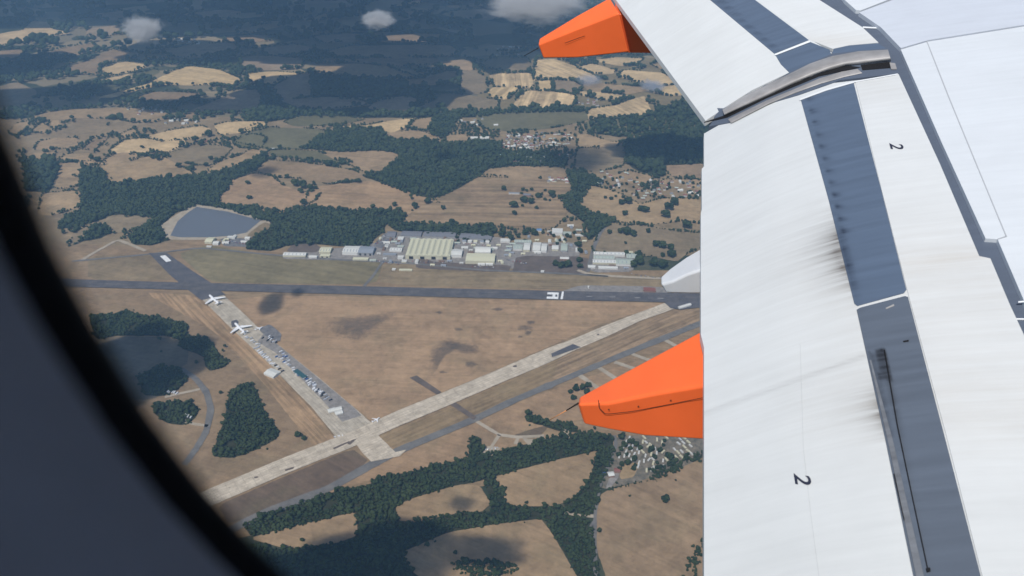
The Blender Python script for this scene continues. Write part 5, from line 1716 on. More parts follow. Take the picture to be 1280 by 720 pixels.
def soot(P):
    x, y = P[:, 0], P[:, 1]
    d = seg_x(EL, y) - x                    # distance left of the band
    a = np.exp(-np.clip(d, 0, 999) / 16.) * (d > -4) * np.exp(-((y - 318) / 34.) ** 2) * 1.1
    a += np.exp(-np.clip(d, 0, 999) / 45.) * (d > -4) * np.exp(-((y - 325) / 46.) ** 2) * .35
    a += np.exp(-np.clip(d, 0, 999) / 14.) * (d > -4) * np.exp(-((y - 515) / 26.) ** 2) * .7
    a += np.exp(-np.clip(d, 0, 999) / 50.) * (d > -4) * np.exp(-((y - 505) / 40.) ** 2) * .18
    # one long thin drag mark across the flap
    ym = 515 - (x - 885) * .36
    a += .22 * np.exp(-((y - ym) / 3.) ** 2) * (x < 1082)
    return np.clip(a, 0, 1)


def grime(P):
    x, y = P[:, 0], P[:, 1]
    d = seg_x(EL, y) - x
    a = np.exp(-np.clip(d, 0, 999) / 110.) * (.20 * np.exp(-((y - 350) / 90.) ** 2) + .22 * np.exp(-((y - 510) / 60.) ** 2))
    xr = seg_x(S1R + S2R, y)
    a += .30 * np.exp(-((y - (330 - (x - 1130) * .13)) / 10.) ** 2) * (x > xr)
    a += .16 * np.exp(-((y - 100) / 30.) ** 2) * (x > xr)
    return np.clip(a, 0, 1)


def band_soot(P):
    x, y = P[:, 0], P[:, 1]
    d = x - seg_x(EL, y)
    a = .85 * np.exp(-((d - 4) / 6.) ** 2) * np.exp(-((y - 325) / 40.) ** 2)
    # scalloped dark marks beside the aft edge of the upper band
    sc_ = (.5 + .5 * np.sin(y * .42)) ** 2
    a += 1.0 * sc_ * np.exp(-(np.clip(d - 5, 0, 99) / 9.) ** 2) * (d > 5) * (y > 118) * (y < 300)
    # rubbed black area beside the slot of the lower band
    a += .75 * ((d > 10) & (d < 25) & (y > 436) & (y < 476)) * np.clip((y - 434) / 6., 0, 1)
    a += .55 * np.exp(-((d - 20 - (y - 437) * .01) / 4.) ** 2) * (y > 436) * np.exp(-np.clip(y - 500, 0, 999) / 60.)
    a += .5 * np.exp(-((d - 7) / 5.) ** 2) * (y > 440) * (y < 545)
    return np.clip(a, 0, 1)


AT = {'soot': soot, 'grime': grime}
AB = {'soot': band_soot, 'grime': lambda P: np.zeros(len(P))}

# inner flap and its small edge tabs
flap_i = plate('inner_flap', [(880, 167), (880, 208), (877.2, 211), (877.2, 262), (876, 266), (876, 418), (880, 434), (880, 905)],
               [(1074, 100), (1101, 225), (1137, 368), (1184, 545), (1228, 720), (1274, 905)], M_wwhite, 0, .05,
               top=[(880, 167), (908, 151), (958, 128), (1000, 112), (1040, 104), (1074, 100)], n=240, m=60, attrf=AT)
spoil = plate('spoiler_panel', [(1069, 101), (1101, 233), (1135, 366), (1184, 548), (1228, 720), (1274, 905)],
              [(1123, 92), (1175, 205), (1224, 320), (1238, 323), (1262, 380), (1283, 425), (1490, 905)], M_wwhite, .004, .04,
              top=[(1069, 101), (1123, 90)], n=110, m=26, attrf=AT)
skin = plate('wing_skin_panel', [(1126, 62), (1178, 180), (1232, 298), (1247, 299), (1281, 378), (1330, 490), (1520, 905)],
             [(1890, -60), (1890, 905)], M_wskin, .007, .05, top=[(1126, 62), (1160, 52), (1280, 33), (1890, -60)], n=80, m=40)
plate('root_fairing_panel', [(1074, 15.5), (1101, 34), (1126, 60)], [(1890, -100), (1890, -66)], M_wgrey, .012, .05,
      top=[(1074, 15.5), (1118, -1), (1400, -100), (1890, -100)], bottom=[(1126, 60), (1160, 50), (1280, 31), (1890, -66)], n=16, m=50)
plate('upper_skin_panel', [(985, -100), (1056, 0), (1070, 12.5)], [(1390, -100), (1113, -1.5), (1076, 13)], M_wskin, .010, .05, n=40, m=14)
flap_o = plate('outer_flap', [(696, -102), (770, 0), (882, 151)], [(858, -105), (950, 0), (1016, 51), (1040, 66)], M_wwhite, .004, .05,
               top=[(696, -102), (858, -105)], bottom=[(882, 151), (905, 135), (940, 113), (986, 91.5), (1040, 67)], n=50, m=26, attrf={'soot': lambda P: P[:, 0] * 0, 'grime': lambda P: P[:, 0] * 0 + .03})
plate('outer_spoiler_panel', [(850, -106), (945.5, 0), (1013, 50), (1041, 61)], [(930, -106), (1024.5, 0), (1078, 34), (1098, 53)], M_wwhite, .005, .04,
      top=[(850, -106), (930, -106)], bottom=[(1041, 61), (1062, 56.5), (1098, 53)], n=44, m=12, attrf={'soot': lambda P: P[:, 0] * 0, 'grime': lambda P: .3 * np.exp(-((P[:, 1] - 52) / 10.) ** 2)})

# painted bands, two to four millimetres proud
b1_ = plate('dark_band', S1L, S1R, M_stripe, .0035, .004, n=90, m=16, parent=flap_i, attrf=AB,
            top=[(1001, 124), (1034, 112.5), (1067, 103)], bottom=[(1068, 379), (1072, 382), (1130, 366), (1133, 362)])
M_stripe2 = wing_paint('worn_grey_band', (.098, .120, .155), .5, -.3, soot=True, stain=(.022, .025, .032, 1))
b2_ = plate('dark_band', S2L, S2R, M_stripe2, .0035, .004, n=150, m=22, parent=flap_i, attrf=AB, top=[(1071, 387), (1075, 384.5), (1131, 370), (1135, 371)])
plate('dark_band', [(800, -104), (888, 0), (968, 67)], [(856, -106), (944, 0), (1011, 50)], M_stripe, .0055, .004, n=40, m=12, parent=flap_o, attrf={'soot': lambda P: .5 * (.5 + .5 * np.sin(P[:, 1] * .8)) ** 2 * (P[:, 0] - (888 + P[:, 1] * 1.19) < 16) * (P[:, 0] - (888 + P[:, 1] * 1.19) > 4)})
plate('dark_band', [(969.5, 69), (976, 80), (987, 91)], [(1013, 52.5), (1037, 62), (1039, 68)], M_stripe, .0055, .004, n=12, m=12, parent=flap_o)
plate('dark_band', [(1042, 61), (1040, 68)], [(1097, 54), (1110, 62)], M_stripe, .0055, .004, top=[(1042, 61), (1060, 57), (1097, 54)], bottom=[(1040, 68), (1062, 65.5), (1110, 62)], n=6, m=14, parent=flap_o)
# light aft strip, slot lines and small marks on the lower band
plate('edge_strip', [(1087, 450), (1110, 552), (1143.5, 712), (1184, 905)], [(1089, 450), (1116.5, 552), (1153, 712), (1196, 905)], wing_paint('worn_grey_strip', (.20, .215, .24), .6, .5), .0065, .003, n=90, m=4, parent=flap_i)
plate('slot', [(1105, 437), (1121, 530), (1140, 620), (1159.5, 712)], [(1106.3, 437), (1122.2, 530), (1141, 620), (1160.6, 712)], M_black, .009, .004, n=40, m=2, parent=flap_i)
plate('slot', [(1117, 592), (1130, 650)], [(1117.9, 592), (1130.8, 650)], M_black, .009, .003, n=12, m=2, parent=flap_i)
plate('bolt_head', [(1158, 710), (1159, 714.5)], [(1162.5, 709), (1163.5, 713.5)], M_black, .011, .006, n=3, m=3, parent=flap_i)
plate('scratch', [(1107, 385), (1108, 386)], [(1117, 380), (1118, 382)], M_paintworn, .006, .003, n=2, m=4, parent=flap_i)
plate('scratch', [(1129, 426), (1129.5, 427.5)], [(1136, 424.5), (1136, 426.5)], M_black, .006, .003, n=2, m=3, parent=flap_i)
# fine panel joints
plate('panel_joint', [(1157.5, 50.5), (1186, 123), (1224, 215), (1257.5, 296)], [(1158.6, 50.2), (1187.1, 122.385), (1225.1, 214.7), (1258.8, 296)], M_line, .0085, .002, n=60, m=2, parent=skin)
plate('panel_joint', [(1247, 298.2), (1247, 299.4)], [(1258, 294.6), (1258, 296.2)], M_line, .0085, .002, n=2, m=5, parent=skin)
M_faint = wing_paint('faint_joint', (.55, .57, .585), .6)
for pp in ([(1000, 430), (1004, 560), (1013, 640), (1026, 740)],):
    plate('panel_joint', pp, [(x + .45, y) for x, y in pp], M_faint, .0012, .001, n=60, m=2, parent=flap_i)
plate('white_bar', [(1078.5, 33), (1078.5, 34.6)], [(1095.5, 34), (1096, 35.2)], M_edge, -.006, .004, n=2, m=6)
plate('white_bar', [(1264, 397.6), (1264.4, 399)], [(1284, 398), (1284, 399.3)], M_edge, -.006, .004, n=2, m=6)
plate('white_bar', [(1273, 376.5), (1273, 378)], [(1284, 375.5), (1284, 377)], M_edge, .010, .003, n=2, m=6)

# the seal between inner and outer flap
GU = [(903, 137), (930, 120), (960, 105), (985, 93), (1012, 79.5), (1040, 70), (1073, 64), (1110, 62)]
GL = [(906, 145), (932, 133), (958, 121), (988, 107), (1017, 95), (1040, 87), (1057, 82.5), (1114, 76)]
seal_dark = plate('flap_end_seal', [(903, 137), (894, 146), (886, 158)], [(1110, 60), (1118, 76), (1124, 92)], M_shroud, .006, .03,
      top=[(903, 137), (985, 91.5), (1040, 67), (1110, 60)], bottom=[(886, 158), (912, 153), (958, 130), (999, 118), (1050, 100), (1124, 92)], n=14, m=50)


def tube_strip(name, up, lo, mat, h, n=50, parent=None, base=.012):
    """a rounded rib: half-round section between two pixel lines"""
    A, Bq = polyline(up, n), polyline(lo, n)
    rows = []
    K = 9
    for k2 in range(K):
        t = k2 / (K - 1)
        P = A * (1 - t) + Bq * t
        X = on_wing(P)
        z = X[:, 2] + base + h * math.sin(math.pi * t) ** .8
        d = rays(P)
        tt = z / (d @ AU)
        rows.append(np.stack([tt * (d @ AF), tt * (d @ AL), z], 1))
    V = np.array(rows)
    idx = np.arange(K * n).reshape(K, n)
    F = np.array([(idx[i, j], idx[i + 1, j], idx[i + 1, j + 1], idx[i, j + 1]) for i in range(K - 1) for j in range(n - 1)])
    return pmesh(name, V.reshape(-1, 3), F, mat, True, parent)


tube_strip('seal_tube', GU, GL, M_metal, .034, parent=seal_dark, base=.008)
tube_strip('seal_shadow', [(880, 152.5), (907, 143.6), (958, 119.5), (988, 106), (1017, 94), (1057, 81.5)], [(880, 153.6), (909, 146.8), (958, 122.6), (991, 108.8), (1024, 95.2), (1076, 84)], M_black, .002, parent=seal_dark, base=.010)  # black strip painted as the shadow line under the seal tube
tube_strip('lower_seal_tube', [(910, 149), (958, 125.6), (991, 112), (1024, 98), (1052, 89.5), (1072, 86)], [(914, 154), (960, 130.5), (992, 117), (1026, 104.5), (1056, 96), (1078, 91.5)], M_metal, .008, parent=seal_dark, base=.008)
plate('seal_recess', [(1076, 81), (1078, 87.5)], [(1113, 77), (1115, 84.5)], M_black, .009, .004, n=4, m=8, parent=seal_dark)
plate('end_bracket', [(1112, 78), (1114, 86)], [(1119, 79), (1121, 86)], M_metal, .014, .006, n=3, m=3, parent=seal_dark)
plate('white_edge', [(999.5, 123.6), (999.8, 125.2)], [(1067.5, 101.4), (1067.8, 103)], M_edge, .0085, .003, n=2, m=24, parent=seal_dark,
      top=[(999.5, 123.6), (1033, 111.2), (1067.5, 101.4)], bottom=[(999.8, 125.2), (1033.3, 112.8), (1067.8, 103)])
plate('white_edge', [(1067.5, 101.6), (1067.8, 102.6)], [(1122, 91.8), (1122.3, 92.8)], M_edge, .0088, .003, n=2, m=14, parent=seal_dark)
plate('white_edge', [(968.5, 67.6), (969, 69)], [(1011.5, 50.8), (1012.5, 52.4)], M_edge, .0105, .003, n=2, m=14, parent=flap_o)
plate('white_edge', [(988, 92.5), (988, 93.2)], [(1046, 70), (1046, 70.8)], M_edge, .0105, .003, n=2, m=14, parent=flap_o, top=[(988, 92.5), (1016, 79), (1046, 69.7)], bottom=[(988, 93.2), (1016, 79.8), (1046, 70.5)])


# the two painted numbers
def digit(px_c, axis_x, axis_y, lift, ch='2'):
    cu = bpy.data.curves.new('number', 'FONT')
    cu.body = ch
    cu.align_x = 'CENTER'
    cu.align_y = 'CENTER'
    cu.offset = .012
    tmp = bpy.data.objects.new('number', cu)
    COL.objects.link(tmp)
    dg = bpy.context.evaluated_depsgraph_get()
    me0 = bpy.data.meshes.new_from_object(tmp.evaluated_get(dg))
    bpy.data.objects.remove(tmp)
    V = np.array([v.co[:] for v in me0.vertices])
    V[:, :2] -= (V[:, :2].max(0) + V[:, :2].min(0)) / 2
    V[:, :2] /= (V[:, 1].max() - V[:, 1].min())
    P = np.array(px_c) + V[:, :1] * np.array(axis_x) + V[:, 1:2] * np.array(axis_y)
    X = on_wing(P)
    d = rays(P)
    z = X[:, 2] + lift
    tt = z / (d @ AU)
    X = np.stack([tt * (d @ AF), tt * (d @ AL), z], 1)
    F = [tuple(p.vertices) for p in me0.polygons]
    o = pmesh('painted_number', X, F, M_num, False, None)
    return o


digit((1121, 183.2), (3, 11), (17, 1.5), .006).parent = spoil
digit((1003.5, 600), (3.5, 21), (21, 3.5), .0025).parent = flap_i


# flap track fairings
def in_plane(px, l):
    d = rays([px])[0]
    t = l / (d @ AL)
    return np.array([t * (d @ AF), l, t * (d @ AU)])


def orange(name, col, rough=.38):
    t = Nt(name)
    pos = t.new('ShaderNodeTexCoord').outputs['Object']
    n1 = t.noise(pos, 3, 5, .6)
    n2 = t.noise(pos, 26, 4, .7)
    v = t.math('ADD', t.ramp(n1, .3, .7, .93, 1.05), t.ramp(n2, .6, .8, 0, -.07))
    sc = t.new('ShaderNodeVectorMath', operation='SCALE')
    sc.inputs[0].default_value = col[:3]
    t.lk(v, sc.inputs['Scale'])
    t.lk(sc.outputs[0], t.p.inputs['Base Color'])
    t.p.inputs['Roughness'].default_value = rough
    t.p.inputs['Specular IOR Level'].default_value = .35
    return t.m


M_orange = orange('orange_paint', (.93, .155, .040))
M_fwhite = orange('fairing_white', (.66, .68, .70))
M_funder = orange('fairing_underside', (.30, .05, .02))
M_fgrey = orange('fairing_grey_underside', (.24, .26, .30))


def fairing(name, stations, mat, under, ext=.7, bevel=.03, extra_u=0):
    """stations: (near-top px, near-bottom px, far-top px, near l, far l)"""
    rings = []
    for nt_, nb_, ft_, ln, lf in stations:
        a, b_, c = in_plane(nt_, ln), in_plane(nb_, ln), in_plane(ft_, lf)
        bot = np.array([b_[0] + (c[0] - a[0]) * .5, lf, b_[2]])
        rings.append([a, c, bot, b_])
    if ext:
        last = rings[-1]
        rings.append([p + np.array([ext, 0, extra_u]) for p in last])
    V = np.array(rings).reshape(-1, 3)
    F = []
    n = len(rings)
    for i in range(n - 1):
        for j in range(4):
            k2 = (j + 1) % 4
            F.append((i * 4 + j, i * 4 + k2, (i + 1) * 4 + k2, (i + 1) * 4 + j))
    F.append((0, 3, 2, 1))
    F.append(tuple((n - 1) * 4 + q for q in (0, 1, 2, 3)))
    o = pmesh(name, V, F, mat, True)
    me = o.data
    bm = bmesh.new()
    bm.from_mesh(me)
    bmesh.ops.recalc_face_normals(bm, faces=bm.faces)
    bm.to_mesh(me)
    bm.free()
    bv = o.modifiers.new('bevel', 'BEVEL')
    bv.width = bevel
    bv.segments = 4
    bv.limit_method = 'ANGLE'
    bv.angle_limit = math.radians(28)
    bv.harden_normals = True
    return o


l0 = 2.46 * S
f1 = fairing('flap_track_fairing', [
    ((722, 505), (729.5, 531), (723, 497), l0 + .16, l0 + .27),
    ((761, 504), (762, 538), (750, 481), l0 + .12, l0 + .32),
    ((825, 491), (806, 546), (826, 440), l0 + .05, l0 + .38),
    ((880, 482), (880, 550.5), (880, 411), l0, l0 + .42)], M_orange, M_funder, .8, .022)
l1 = 3.21 * S
f2 = fairing('flap_track_fairing', [
    ((825.5, 356), (832.5, 366.5), (825, 346), l1 + .10, l1 + .19),
    ((842, 351), (842, 367.6), (838, 335), l1 + .06, l1 + .26),
    ((860, 342), (860, 368), (858, 321), l1 + .03, l1 + .31),
    ((882, 335), (882, 368), (882, 307), l1, l1 + .36)], M_fwhite, M_fgrey, .8, .02)
lo_ = on_wing([(812, 60)])[0][1]
l2 = on_wing([(783, 14)])[0][1] + .12
print('outer fairing', lo_, l2)
f3 = fairing('flap_track_fairing', [
    ((672.5, 56), (679, 73), (674, 48), l2 + .20, l2 + .30),
    ((722, 36), (722, 72.5), (722, 19), l2 + .10, l2 + .36),
    ((774, 16), (786, 65.5), (762, -3), l2, l2 + .42)], M_orange, M_funder, 0, .02)
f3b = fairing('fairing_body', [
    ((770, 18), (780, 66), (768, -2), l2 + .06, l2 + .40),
    ((800, 16), (815, 66.5), (795, -4), l2 + .06, l2 + .40)], orange('shaded_orange_paint', (.62, .105, .035)), M_funder, .8, .01)  # darker orange paints the shade on the body beside the outer flap
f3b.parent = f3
# dark joint lines and rivets on the inner fairing
def fairing_line(px, l, name, mat, w=.9, parent=None, out=.012):
    P = chaikin(np.array(px, float), 2, closed=False)
    d = np.gradient(P, axis=0)
    nn = np.stack([-d[:, 1], d[:, 0]], 1) / np.linalg.norm(d, axis=1)[:, None] * w / 2
    lf = np.interp(P[:, 0], [q[0] for q in l], [q[1] for q in l]) - out
    A = np.array([in_plane(p, q) for p, q in zip(P + nn, lf)])
    Bq = np.array([in_plane(p, q) for p, q in zip(P - nn, lf)])
    n = len(P)
    return pmesh(name, np.vstack([A, Bq]), np.array([(i, i + 1, n + i + 1, n + i) for i in range(n - 1)]), mat, False, parent)


lprof = [(722, l0 + .16), (761, l0 + .12), (825, l0 + .05), (880, l0)]
M_fline = simple('joint_line', (.10, .03, .02), .8)
fairing_line([(748, 500), (749, 510), (757, 518), (790, 514.5), (830, 507), (880, 497)], lprof, 'panel_joint', M_fline, .9, f1)
for x, y in ((761, 512), (798, 508), (838.5, 500.5)):
    fairing_line([(x - 1, y), (x + 1, y)], lprof, 'rivet', M_fline, 1.4, f1, .012)
fairing_line([(706, 54), (722, 48), (731, 45)], [(672, l2 + .20), (722, l2 + .10), (774, l2)], 'panel_joint', M_fline, .7, f3)


# static discharge wicks
def rod(name, A, Bq, r, mat, parent):
    A, Bq = np.array(A), np.array(Bq)
    d = (Bq - A) / np.linalg.norm(Bq - A)
    x = np.cross(d, [0, 0, 1.])
    x /= np.linalg.norm(x)
    y = np.cross(d, x)
    V = []
    for c, q in ((A, r), (Bq, r * .6)):
        for i in range(8):
            a = 6.2832 * i / 8
            V.append(c + q * (math.cos(a) * x + math.sin(a) * y))
    F = [(i, (i + 1) % 8, 8 + (i + 1) % 8, 8 + i) for i in range(8)]
    F += [tuple(range(8))[::-1], tuple(range(8, 16))]
    return pmesh(name, np.array(V), F, mat, True, parent)


rod('static_wick', in_plane((723, 504), l0 + .21), in_plane((708, 513), l0 + .22), .006, M_black, f1)
rod('static_wick_tip', in_plane((709, 512.5), l0 + .22), in_plane((687, 525), l0 + .24), .0035, orange('wick_orange', (.6, .25, .10)), f1)
rod('static_wick', in_plane((673, 60), l2 + .25), in_plane((655, 70), l2 + .27), .006, M_black, f3)

# ------------------------------------------------------------------ cabin wall and window
E1 = np.array([(-.125, -.055), (-.1255, -.068), (-.1265, -.083), (-.1278, -.100), (-.1268, -.122), (-.1235, -.152), (-.1168, -.181), (-.108, -.206), (-.101, -.222), (-.088, -.248),
               (-.062, -.275), (-.022, -.290), (.03, -.286), (.078, -.262), (.108, -.225), (.121, -.18), (.125, -.12), (.122, -.05), (.108, 0), (.07, .038), (.0, .052), (-.06, .042), (-.098, .015), (-.118, -.02)])
E1 = chaikin(E1, 2)
cen = np.array([0.0, -.12])


def offset(P, d):
    nxt, prv = np.roll(P, -1, 0), np.roll(P, 1, 0)
    t = nxt - prv
    n = np.stack([t[:, 1], -t[:, 0]], 1)
    n /= np.linalg.norm(n, axis=1)[:, None]
    s = np.sign(((P - cen) * n).sum(1))
    return P + n * s[:, None] * d


def ring3(P, l):
    return np.stack([P[:, 0], np.full(len(P), l), P[:, 1]], 1)


def ring_strip(name, rings, mat, parent=None, smooth=True):
    n = len(rings[0])
    V = np.vstack(rings)
    F = []
    for k2 in range(len(rings) - 1):
        for i in range(n):
            j = (i + 1) % n
            F.append((k2 * n + i, k2 * n + j, (k2 + 1) * n + j, (k2 + 1) * n + i))
    return pmesh(name, V, np.array(F), mat, smooth, parent)


M_lining = simple('cabin_lining', (.74, .78, .88), .55, noise=.05, scale=20, spec=.3)
tp = Nt('window_pane')
tp.n.remove(tp.p)
tr_ = tp.new('ShaderNodeBsdfTransparent')
tr_.inputs[0].default_value = (.985, .99, .995, 1)
gl_ = tp.new('ShaderNodeBsdfGlossy')
gl_.inputs['Roughness'].default_value = .02
mx_ = tp.new('ShaderNodeMixShader')
fr_ = tp.new('ShaderNodeFresnel')
fr_.inputs[0].default_value = 1.12
tp.lk(fr_.outputs[0], mx_.inputs[0])
tp.lk(tr_.outputs[0], mx_.inputs[1])
tp.lk(gl_.outputs[0], mx_.inputs[2])
tp.lk(mx_.outputs[0], tp.out.inputs['Surface'])
PITCH = .53


def to_rect(P, up, dn):
    out = []
    for p in P:
        v = p - cen
        out.append(cen + v * min((PITCH / 2 / abs(v[0])) if v[0] else 9e9, ((up if v[1] > 0 else dn) / abs(v[1])) if v[1] else 9e9))
    return np.array(out)


def window_unit(k):
    """one cabin window with its surround, seal, pane and the wall round it"""
    def sh(R):
        R = R.copy()
        R[:, 0] += k * PITCH
        return R
    sur = ring_strip('window_surround', [sh(ring3(offset(E1, o), l)) for o, l in ((.0085, .1150), (.016, .1115), (.032, .098), (.060, .072), (.085, .056), (.105, .050))], M_lining)
    ring_strip('window_seal', [sh(ring3(offset(E1, o), l)) for o, l in ((.055, .150), (.0, .122), (.0012, .119), (.0045, .1165), (.0090, .1148))], M_black, sur)
    pmesh('window_pane', sh(ring3(offset(E1, .030), .135)), [tuple(range(len(E1)))], tp.m, False, sur)
    o1 = offset(E1, .104)
    ring_strip('wall_panel', [sh(ring3(o1, .051)), sh(ring3(to_rect(o1, .75, .98), .051))], M_lining, None, False)
    s1 = offset(E1, .062)
    r2 = ring3(to_rect(s1, .47, 1.18), .17)
    r2[:, 1] = np.interp(r2[:, 2], [-1.3, .35], [.19, .16])
    ring_strip('fuselage_side_skin', [sh(ring3(s1, .155)), sh(r2)], M_wskin, None, False)


for k_ in range(-4, 5):
    window_unit(k_)
# shell section in (l, u), swept along f
sec = [(.051, .60), (-.15, .82), (-.6, 1.06), (-1.3, 1.2), (-2.1, 1.16), (-2.9, .90), (-3.45, .35), (-3.6, -.4), (-3.4, -1.05), (-3.2, -1.1), (-.1, -1.1), (.051, -1.1)]
V, F = [], []
for f_ in (-2.385, 2.385):
    for l_, u_ in sec:
        V.append((f_, l_, u_))
ns = len(sec)
FAR_WIN = [(.53 * q - .17, .53 * q + .17) for q in range(-4, 5)]


def windowed(V, F, a, b, lo, hi):
    """wall between section points a and b, left open where the far row of windows is"""
    cuts = sorted([lo, hi] + [x for w in FAR_WIN for x in w])
    for x0, x1 in zip(cuts, cuts[1:]):
        if any(abs(x0 - w[0]) < 1e-6 for w in FAR_WIN):
            continue
        o = len(V)
        V.extend([(x0, *a), (x0, *b), (x1, *b), (x1, *a)])
        F.append((o, o + 1, o + 2, o + 3))


for i in range(ns - 1):
    if i == 6:
        continue
    F.append((i, i + 1, ns + i + 1, ns + i))
windowed(V, F, (-3.45, .35), (-3.6, -.4), -2.385, 2.385)
F.append(tuple(range(ns)))
F.append(tuple(range(ns, 2 * ns))[::-1])
pmesh('cabin_shell', np.array(V), F, M_lining, False)
# outer skin
sec2 = [(.19, -1.3), (.16, .35), (.02, .72), (-.5, 1.15), (-1.2, 1.42), (-2.1, 1.44), (-3.0, 1.2), (-3.6, .7), (-3.9, -.2), (-3.8, -1.2), (-3.2, -2.2), (-1.9, -2.385), (-.6, -2.2)]
V, F = [], []
for f_ in (-2.385, 2.385):
    for l_, u_ in sec2:
        V.append((f_, l_, u_))
ns = len(sec2)
for i in range(1, ns - 1):
    if i == 7:
        continue
    F.append((i, i + 1, ns + i + 1, ns + i))
windowed(V, F, (-3.6, .7), (-3.77, .15), -2.385, 2.385)
o_ = len(V)
V += [(-2.385, -3.77, .15), (-3.0, -3.9, -.2), (2.385, -3.9, -.2), (2.385, -3.77, .15)]
F.append((o_, o_ + 1, o_ + 2, o_ + 3))
F.append((ns - 1, 0, ns, 2 * ns - 1))
F.append(tuple(range(ns)))
F.append(tuple(range(ns, 2 * ns))[::-1])
pmesh('fuselage_skin', np.array(V), F, M_wskin, False)
# ------------------------------------------------------------------ clouds, smoke and haze
def vol_material(name, dens, col=(1, 1, 1), noise_scale=None, thr=(.45, .62), aniso=.3, seed=0):
    t = Nt(name)
    t.n.remove(t.p)
    v = t.new('ShaderNodeVolumePrincipled')
    v.inputs['Color'].default_value = (*col, 1)
    v.inputs['Anisotropy'].default_value = aniso
    if noise_scale:
        tc = t.new('ShaderNodeTexCoord').outputs['Object']
        ln = t.new('ShaderNodeVectorMath', operation='LENGTH')
        t.lk(tc, ln.inputs[0])
        mp = t.new('ShaderNodeMapping')
        mp.inputs['Location'].default_value = (seed * 3.1, seed, 0)
        t.lk(tc, mp.inputs['Vector'])
        nz = t.noise(mp.outputs[0], noise_scale, 6, .68, .6)
        fall = t.ramp(ln.outputs['Value'], 0.1, 1.0, .36, -.48)
        a = t.math('ADD', nz, fall)
        a = t.ramp(a, thr[0], thr[1], 0, dens)
        t.lk(t.math('MAXIMUM', a, 0.0), v.inputs['Density'])
    else:
        v.inputs['Density'].default_value = dens
    t.lk(v.outputs[0], t.out.inputs['Volume'])
    return t.m


def blob(name, center, radii, mat, seed, rough=.35, level=3, kind='stuff', label='', cat='cloud'):
    bm = bmesh.new()
    bmesh.ops.create_icosphere(bm, subdivisions=level, radius=1.0)
    for v in bm.verts:
        p = v.co.copy()
        nz = mnoise.noise(p * 1.6 + Vector((seed * 7.3, 0, 0))) + .5 * mnoise.noise(p * 3.7 + Vector((0, seed * 5.1, 0)))
        v.co = p * (1 + rough * nz)
    me = bpy.data.meshes.new(name)
    bm.to_mesh(me)
    bm.free()
    me.materials.append(mat)
    o = link(name, me, None, center, 0, label=label, category=cat)
    if kind:
        o['kind'] = kind
    o.scale = radii
    return o


def at_height(px, z):
    d = rays([px])[0]
    t = (H - z) / -d[2]
    return d * t + CAM


# clouds seen below us
def seen_cloud(px, w, h, z, dens, seed, label, ns=2.6, thr=(.52, .85)):
    c = at_height(px, z)
    dist = np.linalg.norm(c - CAM) / math.hypot(1, (px[0] - 640) / 1000)
    m = vol_material('cloud_vapour', dens, (1, 1, 1), ns, thr, .2, seed)
    return blob('cloud', c, (w / 2 * dist / FPX, w / 2 * dist / FPX, h / 2 * dist / FPX), m, seed, .0, 3, None, label, 'cloud')


seen_cloud((178, 37), 96, 70, 640, .05, 1, 'small wispy white cloud over the far country on the left')
seen_cloud((473, 24), 84, 46, 640, .07, 2, 'small flat based white cloud at the top middle')
seen_cloud((672, 4), 260, 84, 700, .034, 3, 'large soft white cloud at the top edge beside the orange fairing')


def smoke(px, w, h, seed, label, dens=.01):
    c = G([px])[0] + np.array([0, 0, 30])
    dist = np.linalg.norm(c - CAM)
    m = vol_material('smoke', dens, (.75, .8, .9), 2.0, (.42, .8), .2, seed)
    return blob('smoke', c, (w / 2 * dist / FPX, w / 1.6 * dist / FPX, h / 2 * dist / FPX * 1.1), m, seed, 0, 3, None, label, 'smoke')


smoke((736, 107), 60, 20, 11, 'thin blue-grey smoke drifting over the striped fields, left plume', .02)
smoke((815, 114), 56, 22, 12, 'thin blue-grey smoke drifting over the fields beside the outer flap', .03)

# clouds above the flight level that throw the shadows seen on the ground: each placed up-sun of its shadow
M_cl = vol_material('cloud_body', .075)
CZ = 1500.0


def shadow_cloud(px, rx, ry, seed, rough=.45, z=CZ, label=''):
    """px: centre of the shadow; rx, ry: its half size in metres on the ground"""
    g = G([px])[0]
    k2 = z / to_sun.z
    c = (g[0] + to_sun.x * k2, g[1] + to_sun.y * k2, z)
    return blob('cloud', c, (rx, ry, min(rx, ry) * .45), M_cl, seed, rough, 4, None, label, 'cloud')


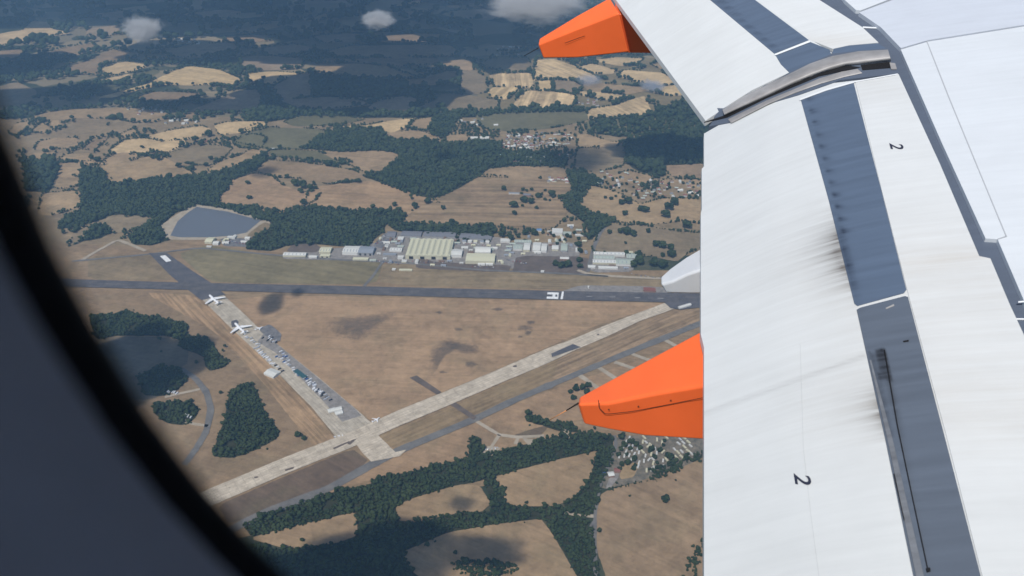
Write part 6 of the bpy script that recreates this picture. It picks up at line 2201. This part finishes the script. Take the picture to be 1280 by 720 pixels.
def PXE(x, y, hw, hh):
    """a shadow outlined on the ground, from its place in the photograph"""
    a, b_ = G([(x, max(y - hh, -30)), (x, y + hh)])
    m = (a + b_) / 2
    q = to_px([m])[0]
    return (x, q[1]), hw / ppm(*q), np.linalg.norm(a - b_) / 2


SH = [
    ((340, 379), 36, 66, 21, 'small round cloud high above the middle of the airfield'),
    ((372, 366), 20, 26, 22, 'tiny cloud high above the asphalt runway'),
    ((150, 460), 190, 150, 23, 'cloud high above the left copses'),
    ((834, 188), 230, 140, 24, 'cloud high above the wood beside the wing'),
    ((440, 712), 170, 85, 25, 'cloud high above the lower wood'),
    ((590, 690), 110, 42, 26, 'small cloud high above the bottom fields'),
    ((578, 630), 26, 24, 27, 'tiny cloud high above a pale field'),
    ((510, 668), 90, 42, 28, 'small cloud above the tree strip near the bottom edge'),
    (PXE(120, 14, 250, 15), 31, 'broad cloud high over the far country on the left'),
    (PXE(420, 22, 210, 27), 32, 'broad cloud high over the far country in the middle'),
    (PXE(620, 34, 100, 40), 33, 'tall cloud over the far country by the fairing'),
    (PXE(450, 66, 150, 16), 34, 'cloud high above the far woods in the middle'),
    (PXE(455, 112, 125, 26), 35, 'cloud high above the shadowed fields'),
    (PXE(255, 132, 75, 9), 36, 'small cloud above the grey field in the upper left'),
    (PXE(60, 122, 105, 13), 37, 'cloud high above the far left woods'),
    (PXE(230, 66, 80, 14), 38, 'cloud above the far lanes on the left'),
    (PXE(20, 82, 75, 12), 39, 'cloud above the left edge of the far country'),
    (PXE(335, 118, 40, 14), 40, 'small cloud beside the shadowed fields'),
]
for row in SH:
    if len(row) == 3:
        (px, rx, ry), sd_, lab = row
    else:
        px, rx, ry, sd_, lab = row
    shadow_cloud(px, rx, ry, sd_, .45 if rx > 100 else .3, label=lab)

# the air itself
bx = MB().box(-39000, 39000, -9000, 72000, -3, H + 60)
hz = link('haze', bx.mesh('haze', [vol_material('haze_air', 7.0e-5, (.38, .66, 1.0), aniso=.1)]), kind='stuff', label='pale blue haze filling the air over the country')
